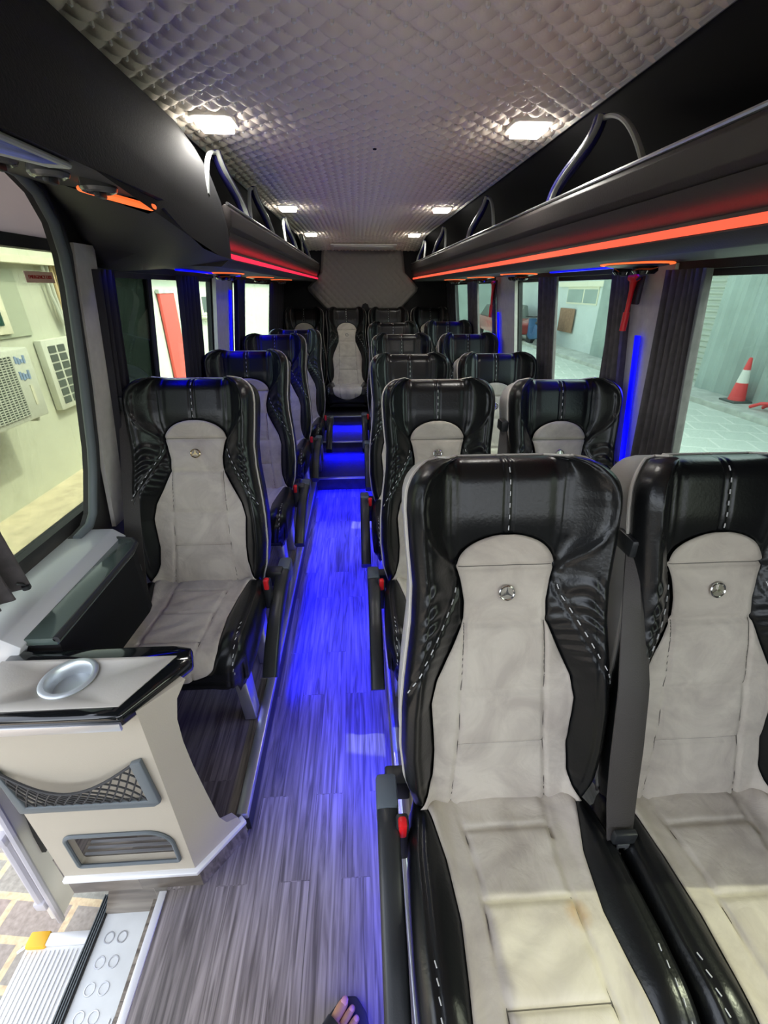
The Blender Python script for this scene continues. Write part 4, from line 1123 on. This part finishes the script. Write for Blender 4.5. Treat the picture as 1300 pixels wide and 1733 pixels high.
# hammers
def hammer(loc, lb, sc):
    t = thing('emergency_hammer', lb, 'hammer', loc)
    h = B(); h.tube([(0, 0, -.16*sc), (0, 0, -.10*sc)], .011, 12); h.tube([(0, 0, -.10*sc), (0, 0, -.085*sc), (0, 0, -.03*sc), (0, 0, 0)], lambda q: .0075+.006*q**4, 12)
    h.out('handle', 'red_plastic', t)
    k = B(); k.cyl((0, -.022, .008), (0, .022, .008), .012); k.cyl((0, -.030, .008), (0, -.022, .008), .004, .010); k.cyl((0, .022, .008), (0, .030, .008), .010, .004); k.out('head', 'red_plastic', t)
    m_ = B(); m_.box(.010, .020, -.034, .006, -.075*sc, .025, .004); m_.tube([(.012, -.034, .015), (.0, -.036, .01), (-.006, -.026, .0)], .004, 8); m_.out('holder', 'black_plastic', t)
    return t
hammer((XR(1.47)-.055, 1.635, 1.475), 'red emergency hammer on the near right pillar above the tall blue strip', 1.0)
hammer((XR(1.47)-.055, 3.36, 1.475), 'small red emergency hammer on the far right pillar', 1.3)
# first left seat: long belt from the wall
lb_ = B()
p = np.array([(-.80, 1.52, 1.10), (-.80, 1.49, 1.0), (-.79, 1.42, .86), (-.78, 1.33, .70), (-.775, 1.28, .58), (-.77, 1.25, .48)]); wd = [.012, .020, .027, .028, .028, .024]
tt = np.linspace(0, 5, 20); pp = np.stack([np.interp(tt, range(6), p[:, k]) for k in range(3)], -1); ww = np.interp(tt, range(6), wd)
wall_belt = thing('wall_seat_belt', 'black seat belt with silver tongue hanging beside the front left seat', 'seat belt', (-.80, 1.52, 1.10))
ob = (-.80, 1.52, 1.10)
lb_.grid([rel([c-np.array([ww[i], 0, 0]), c+np.array([ww[i], 0, 0]), c+np.array([ww[i], .003, 0]), c+np.array([-ww[i], .003, 0]), c-np.array([ww[i], 0, 0])], ob) for i, c in enumerate(pp)])
lb_.out('webbing', 'belt', wall_belt)
B().box(-.02, .02, -.01, .03, -.02, .03, .006).out('guide', 'black_plastic', wall_belt)
q = (-.772+.80, 1.265-1.52, .60-1.10)
tg = B(); tg.box(q[0]-.013, q[0]-.008, q[1]-.012, q[1]-.008, q[2]-.05, q[2]); tg.box(q[0]+.008, q[0]+.013, q[1]-.012, q[1]-.008, q[2]-.05, q[2]); tg.box(q[0]-.013, q[0]+.013, q[1]-.012, q[1]-.008, q[2]-.052, q[2]-.044); tg.box(q[0]-.015, q[0]+.015, q[1]-.012, q[1]-.008, q[2]-.008, q[2]+.002)
tg.out('belt_tongue', 'alu_bright', wall_belt)
B().box(q[0]-.027, q[0]+.027, q[1]-.012, q[1]+.004, q[2]+.0, q[2]+.03, .005).out('belt_slide', 'black_plastic', wall_belt)

# ================================================================== BLUE AISLE LIGHT
BL = (.0, .0, 1)
a = area('aisle_light', (.115, 2.0, .20), (-.9, 0, -.75), .012, 2.4, 4.5, BL); a.data.spread = math.radians(105)
a = area('aisle_light', (-.335, 2.2, .085), (1, 0, -.6), .012, 1.9, 2.6, BL); a.data.spread = math.radians(120)
a = area('aisle_light', (.075, .60, .10), (-.9, 0, -1), .012, .7, .18, BL); a.data.spread = math.radians(100)
for y, z in ((3.235, .09), (3.865, .185), (4.435, .27)):
    a = area('step_light', (-.13, y-.012, z), (0, -.5, -1), .42, .012, .6, BL); a.data.spread = math.radians(120)
area('rack_glow', (-.735, 3.0, 1.505), (.25, 0, -1), .02, 3.0, 1.1, BL).data.spread = math.radians(110)
area('rack_glow', (.935, 2.8, 1.508), (-.25, 0, -1), .02, 3.6, .3, BL).data.spread = math.radians(110)
area('rack_red', (-.402, 3.5, 1.556), (-.9, 0, 1), .006, 3.6, .4, (1, .005, .03)).data.spread = math.radians(70)
area('rack_red', (.602, 2.6, 1.556), (.9, 0, 1), .006, 5.4, .16, (1, .01, .01)).data.spread = math.radians(70)

# ================================================================== FOOT of the person holding the camera
ft = thing('person', 'foot in a black strapped sandal at the bottom edge, pinkish nails', 'person', (-.12, .27, 0), math.radians(-42))
def skin_obj(name, verts, edges, radii, m, parent, root=0, sub=2):
    me = bpy.data.meshes.new(name); me.from_pydata(verts, edges, []); o = bpy.data.objects.new(name, me); COL.objects.link(o); o.parent = parent
    md = o.modifiers.new('s', 'SKIN'); md.use_smooth_shade = True
    for i, r in enumerate(radii): me.skin_vertices[0].data[i].radius = r if isinstance(r, tuple) else (r, r)
    me.skin_vertices[0].data[root].use_root = True
    sb = o.modifiers.new('u', 'SUBSURF'); sb.levels = sub; sb.render_levels = sub
    bpy.context.view_layer.update()
    m2 = bpy.data.meshes.new_from_object(o.evaluated_get(bpy.context.evaluated_depsgraph_get())); o.modifiers.clear(); o.data = m2
    m2.materials.clear(); m2.materials.append(M[m]); m2.polygons.foreach_set('use_smooth', [True]*len(m2.polygons))
    return o
vs = [(0, -.13, .045), (0, -.09, .06), (0, -.03, .052), (0, .03, .038), (-.005, .07, .030)]
es = [(0, 1), (1, 2), (2, 3), (3, 4)]; rd = [(.030, .030), (.034, .036), (.036, .030), (.040, .022), (.036, .017)]
for k, (x, l) in enumerate(((-.030, .048), (-.012, .050), (.004, .044), (.018, .036), (.031, .026))):
    i = len(vs); vs += [(x, .075, .026), (x*1.08, .075+l*.6, .025), (x*1.1, .075+l, .020)]; es += [(4, i), (i, i+1), (i+1, i+2)]; r = .012 if k == 0 else .0085; rd += [r, r, r*.8]
i = len(vs); vs += [(0, -.10, .12), (0, -.105, .24), (0, -.11, .36)]; es += [(1, i), (i, i+1), (i+1, i+2)]; rd += [.032, .038, .05]
body = skin_obj('foot', vs, es, rd, 'skin', ft, root=2); 
B().prism([(.045, .115, .002), (.05, .06, .002), (.038, -.02, .002), (.036, -.12, .002), (0, -.16, .002), (-.036, -.12, .002), (-.036, -.02, .002), (-.05, .06, .002), (-.045, .12, .002), (-.02, .14, .002), (.015, .135, .002)], (0, 0, .018), .005).out('sandal_sole', 'rubber', body)
for (y, wz, tw) in ((.055, .058, .024), (-.045, .092, .016)):
    st = B(); rows = []
    for k in range(15):
        a = PI*k/14; xx_ = .049*math.cos(a) if y > 0 else .042*math.cos(a); zz_ = .012+(wz-.012)*math.sin(a)**.7
        rows.append([(xx_, y-tw, zz_), (xx_, y+tw, zz_-.008*math.sin(a)), (xx_*.94, y+tw, zz_-.008*math.sin(a)-.004), (xx_*.94, y-tw, zz_-.004), (xx_, y-tw, zz_)])
    st.grid(rows); st.out('sandal_strap', 'black_plastic', body)
for k, (x, l) in enumerate(((-.030, .048), (-.012, .050), (.004, .044), (.018, .036), (.031, .026))):
    nb2 = B(); bmesh.ops.create_uvsphere(nb2.bm, u_segments=10, v_segments=6, radius=1); 
    r = .008 if k == 0 else .0055
    bmesh.ops.transform(nb2.bm, matrix=Matrix.Translation((x*1.09, .075+l*.82, .0285 if k else .0315))@Matrix.Diagonal((r, r*1.2, .003, 1)), verts=nb2.bm.verts)
    nb2.out('toenail', 'nail', body)

# ================================================================== OUTSIDE
struct(B().box(-3.6, -.9, -3, 20, -.65, -.60).out('ground_left', 'brick', smooth=False), 'sunlit brick paving left of the bus')
struct(B().box(-.9, 1.1, -3, 24, -.66, -.605).out('ground_under', 'concrete', smooth=False), 'ground under the bus')
struct(B().box(1.1, 6.75, -3, 26, -.65, -.60).out('ground_right', 'paving', smooth=False), 'grey paved yard right of the bus')
struct(B().box(6.75, 6.95, -3, 26, -.62, -.50, .01).out('kerb', 'concrete'), 'kerb before the corrugated wall')
struct(B().box(6.95, 12, -3, 26, -.65, -.53).out('pavement', 'concrete'), 'raised pavement before the corrugated wall')
struct(B().box(-3.55, -2.9, 1, 20, -.60, -.595).out('sand_strip', 'sand', smooth=False), 'sandy strip along the left building')
# folding step
fs = thing('folding_step', 'white ribbed folding step with a yellow corner outside the door', 'step', (-.95, .4, -.35))
s_ = B(); s_.box(-.115, .14, -.5, .245, -.02, -.004, .002); s_.out('plate', 'step_white', fs)
s_ = B()
for k in range(18): s_.box(-.108+.0135*k, -.1035+.0135*k, -.5, .235, -.005, .000)
s_.out('ribs', 'step_white', fs)
B().box(-.06, .14, .245, .275, -.02, .008, .003).out('end_bar', 'alu_bright', fs)
B().box(-.115, -.055, .24, .28, -.022, .012, .006).out('corner_cap', 'yellow', fs)
B().cyl((-.135, .235, -.005), (-.118, .25, -.005), .005).out('bolt', 'chrome', fs)
# left building
wb = B(); wb.box(-3.9, -3.55, 1.0, 30, -.6, 1.95); 
struct(wb.out('building_left_wall', 'bld_white', smooth=False), 'white rendered building wall left of the bus')
rf = B(); rf.box(-3.9, -3.4, 1.0, 30, 1.68, 1.75)
for k in range(110): rf.box(-3.5, -3.42, 8+.14*k, 8.07+.14*k, 1.75, 2.0)
struct(rf.out('building_left_fascia', 'bld_trim', smooth=False), 'ribbed fascia at the top of the left building')
def wthing(name, lb, cat, loc): return thing(name, lb, cat, loc)
bw = thing('building_window', 'recessed window with green glass in the left building above the air conditioner', 'window', (-3.55, 4.7, 1.0))
B().box(0, .02, -1.2, .62, .0, .62).out('reveal', mat('reveal', (.42, .46, .36), .8), bw); B().box(.02, .05, -1.2, .30, .04, .58, .005).out('frame', 'bld_trim', bw); B().box(.045, .06, -1.1, .2, .12, .52).out('pane', 'green_glass', bw)
def facade_window(y, z, lb):
    t = thing('building_window', lb, 'window', (-3.55, y, z)); B().box(0, .04, -.5, .5, -.02, .42, .005).out('frame', 'bld_trim', t); B().box(.04, .05, -.40, .40, .04, .36).out('pane', 'unit_dark', t); B().box(0, .12, -.55, .55, -.08, -.03, .005).out('sill', 'bld_trim', t)
facade_window(11.6, .92, 'small grey louvred window of the left building seen behind the blue curtain')
B().box(-3.55, -3.53, 12.9, 13.0, .3, .8).out
pipes = thing('wall_pipes', 'bundle of tan pipes running down the left building wall', 'pipes', (-3.5, 5.85, 1.0))
for k in range(4):
    B().tube([(.02, -.10+.075*k, .75), (.02, -.09+.07*k, .4), (.03, -.02+.02*k, .06)], .018, 8).out('pipe', 'pipe' if k > 1 else 'unit_grey', pipes)
ac = thing('air_conditioner', 'big grey outdoor air conditioner unit with round fan grille on the left wall', 'air conditioner', (-3.2, 4.0, .35))
B().box(-.20, .14, -.55, .47, 0, .62, .015).out('casing', 'unit_grey', ac)
B().box(.14, .146, -.50, .20, .05, .57).out('grille_backing', 'unit_dark', ac)
gr = B()
for k in range(26): gr.box(.146, .152, -.50, .20, .055+.0205*k, .0615+.0205*k)
for k in range(15): gr.box(.150, .156, -.49+.049*k, -.482+.049*k, .05, .57)
gr.out('grille', 'unit_grey', ac)
for (z, h_) in ((.50, .06), (.36, .07)):
    q = B(); 
    for k in range(4): q.box(.14, .146, .25+.035*k, .275+.035*k, z-.01*(k % 2), z+h_-.015*(k % 3))
    q.out('decal', 'decal_blue', ac)
B().box(.14, .147, .33, .36, .12, .30).out('label_strip', 'bld_trim', ac); 
for y in (-.35, .35): B().box(-.34, .10, y-.02, y+.02, -.04, 0, .005).out('bracket', 'unit_grey', ac)
g2 = thing('wall_grille', 'white wall grille with two columns of dark openings beside the air conditioner', 'grille', (-3.52, 5.55, .18))
B().box(-.02, .06, -.26, .42, 0, .76, .01).out('panel', 'unit_grey', g2)
hl = B()
for r in range(7):
    for c_ in range(2): hl.box(.058, .066, -.18+.17*c_, -.05+.17*c_, .06+.093*r, .135+.093*r)
hl.out('openings', 'unit_dark', g2)
rd_ = thing('red_door', 'bright red door in the white building seen through the left window', 'door', (-3.53, 9.15, -.6))
B().box(0, .05, -.32, .36, 0, 1.97, .005).out('leaf', 'bld_red', rd_); B().box(0, .06, -.36, .40, 1.97, 2.03).out('lintel', 'concrete', rd_)
# right side: corrugated wall, shutter, white gate
def corr(y0, y1, x, z0, z1, pitch, depth, horizontal=False):
    rows = []
    if not horizontal:
        n = int((y1-y0)/pitch)*4; prof = [0, depth, depth, 0]
        pts = [(x-prof[i % 4], y0+(y1-y0)*i/n) for i in range(n+1)]
        rows = [[(a, b_, z) for a, b_ in pts] for z in (z0, z1)]
    else:
        n = int((z1-z0)/pitch)*4; prof = [0, depth, depth, 0]
        rows = [[(x-prof[i % 4], y, z0+(z1-z0)*i/n) for i in range(n+1)] for y in (y0, y1)]
    bb = B(); bb.grid(rows); bb.grid([[ (x+.05, y0, z0), (x+.05, y1, z0)], [(x+.05, y0, z1), (x+.05, y1, z1)]])
    return bb
struct(corr(1.5, 9.75, 7.6, -.6, 4.2, .36, .05).out('corrugated_wall', 'corr', smooth=False), 'grey-green corrugated metal wall')
struct(corr(9.75, 12.4, 7.9, -.6, 4.2, .12, .03, True).out('roller_shutter', 'shutter', smooth=False), 'pale horizontal slat roller shutter')
struct(corr(12.3, 15.0, 7.7, -.6, 4.2, .5, .02).out('corrugated_wall', 'corr', smooth=False), 'far grey-green metal cladding')
struct(B().box(7.8, 8.1, 15.0, 19.2, -.6, 1.75).out('white_gate', 'paint_white', smooth=False), 'white wall with two small windows')
struct(corr(15.0, 26, 7.8, 1.75, 4.2, .3, .05).out('corrugated_wall', 'corr', smooth=False), 'cladding above the white wall')
struct(B().box(7.9, 8.2, 19.2, 30, -.6, 1.75).out('far_wall', 'paint_white', smooth=False), 'white wall behind the parked car')
struct(B().box(-4, 8.2, 26, 26.2, -.6, 4).out('end_wall', 'corr', smooth=False), 'wall at the far end of the yard')
for (y0, y1, lb) in ((15.4, 16.3, 'right half of the transom window in the white gate'), (16.4, 17.6, 'left half of the transom window in the white gate')):
    t = thing('gate_window', lb, 'window', (7.8, (y0+y1)/2, 1.0)); h_ = (y1-y0)/2
    B().box(-.03, 0, -h_-.05, h_+.05, -.05, .5).out('frame', 'bld_trim', t); B().box(-.04, -.028, -h_, h_, .0, .42).out('pane', 'corr', t)
struct(B().box(7.72, 7.8, 15.0, 18.4, 1.5, 1.66).out('gate_lintel', 'bld_trim', smooth=False), 'white lintel above the gate windows')
tag(B().box(7.70, 7.74, 16.7, 17.9, .0, .80, .01).out('brown_board', 'board'), 'brown board fixed to the white gate', 'board')
# cone
def cone(loc, lb, tilt=0):
    t = thing('traffic_cone', lb, 'traffic cone', loc)
    B().box(-.20, .20, -.20, .20, 0, .035, .01).out('base', 'unit_dark', t)
    B().lathe([(.145, .035), (.098, .36)], n=28).out('lower_cone', 'cone_red', t)
    B().lathe([(.098, .36), (.06, .60)], n=28).out('white_band', 'cone_white', t)
    B().lathe([(.06, .60), (.032, .80), (.022, .82)], n=28).out('upper_cone', 'cone_red', t)
    t.rotation_euler = (tilt, 0, 0)
    return t
cone((7.38, 8.25, -.53), 'red and white traffic cone before the corrugated wall')
# red barrier with feet
rb_ = thing('red_barrier', 'red barrier with curved feet beside the traffic cone, cut by the right edge', 'barrier', (7.3, 7.35, -.53))
B().tube([(-.1, .35, .03), (-.05, .2, .12), (0, 0, .16), (0, -.3, .16), (0, -1.4, .16)], .03, 8).out('lower_rail', 'cone_red', rb_)
B().tube([(.1, .28, .03), (.05, .15, .10), (0, -.05, .14)], .03, 8).out('foot', 'cone_red', rb_)
B().tube([(0, -.15, .16), (0, -.15, 1.0), (0, -1.4, 1.0)], .03, 8).out('frame', 'cone_red', rb_)
# parked red car and blue scooter seen small through the far right windows
cr = thing('parked_car', 'dark red parked car seen small through the right windows', 'car', (6.6, 21.0, -.6))
bd = B(); bd.prism([(-.85, -2.1, .35), (-.85, -2.1, .75), (-.85, -1.2, .92), (-.85, 1.9, .95), (-.85, 2.1, .75), (-.85, 2.1, .35)], (1.7, 0, 0), .08); bd.out('body', 'car_red', cr)
B().prism([(-.75, -1.2, .90), (-.65, -.6, 1.4), (-.65, 1.0, 1.42), (-.75, 1.7, .92)], (1.4, 0, 0), .06).out('cabin', 'unit_dark', cr)
for x in (-.86, .66):
    for y in (-1.35, 1.35): B().cyl((x, y, .32), (x+.2, y, .32), .32).out('wheel', 'rubber', cr)
scb = thing('scooter', 'small blue scooter parked in front of the red car', 'scooter', (6.9, 17.9, -.6))
for y in (-.6, .6): B().cyl((-.06, y, .28), (.06, y, .28), .28).out('wheel', 'rubber', scb)
B().prism([(-.15, -.5, .35), (-.15, -.75, .75), (-.15, -.1, .85), (-.15, .1, .45), (-.15, .35, .45), (-.15, .5, 1.0), (-.15, .6, 1.0), (-.15, .6, .35), (-.15, .3, .25)], (.3, 0, 0), .03).out('body', 'car_blue', scb)
B().tube([(-.32, .45, 1.08), (0, .5, 1.05), (.32, .45, 1.08)], .02, 8).out('handlebar', 'rubber', scb)
B().box(-.14, .14, -.72, -.1, .83, .92, .03).out('seat', 'rubber', scb)
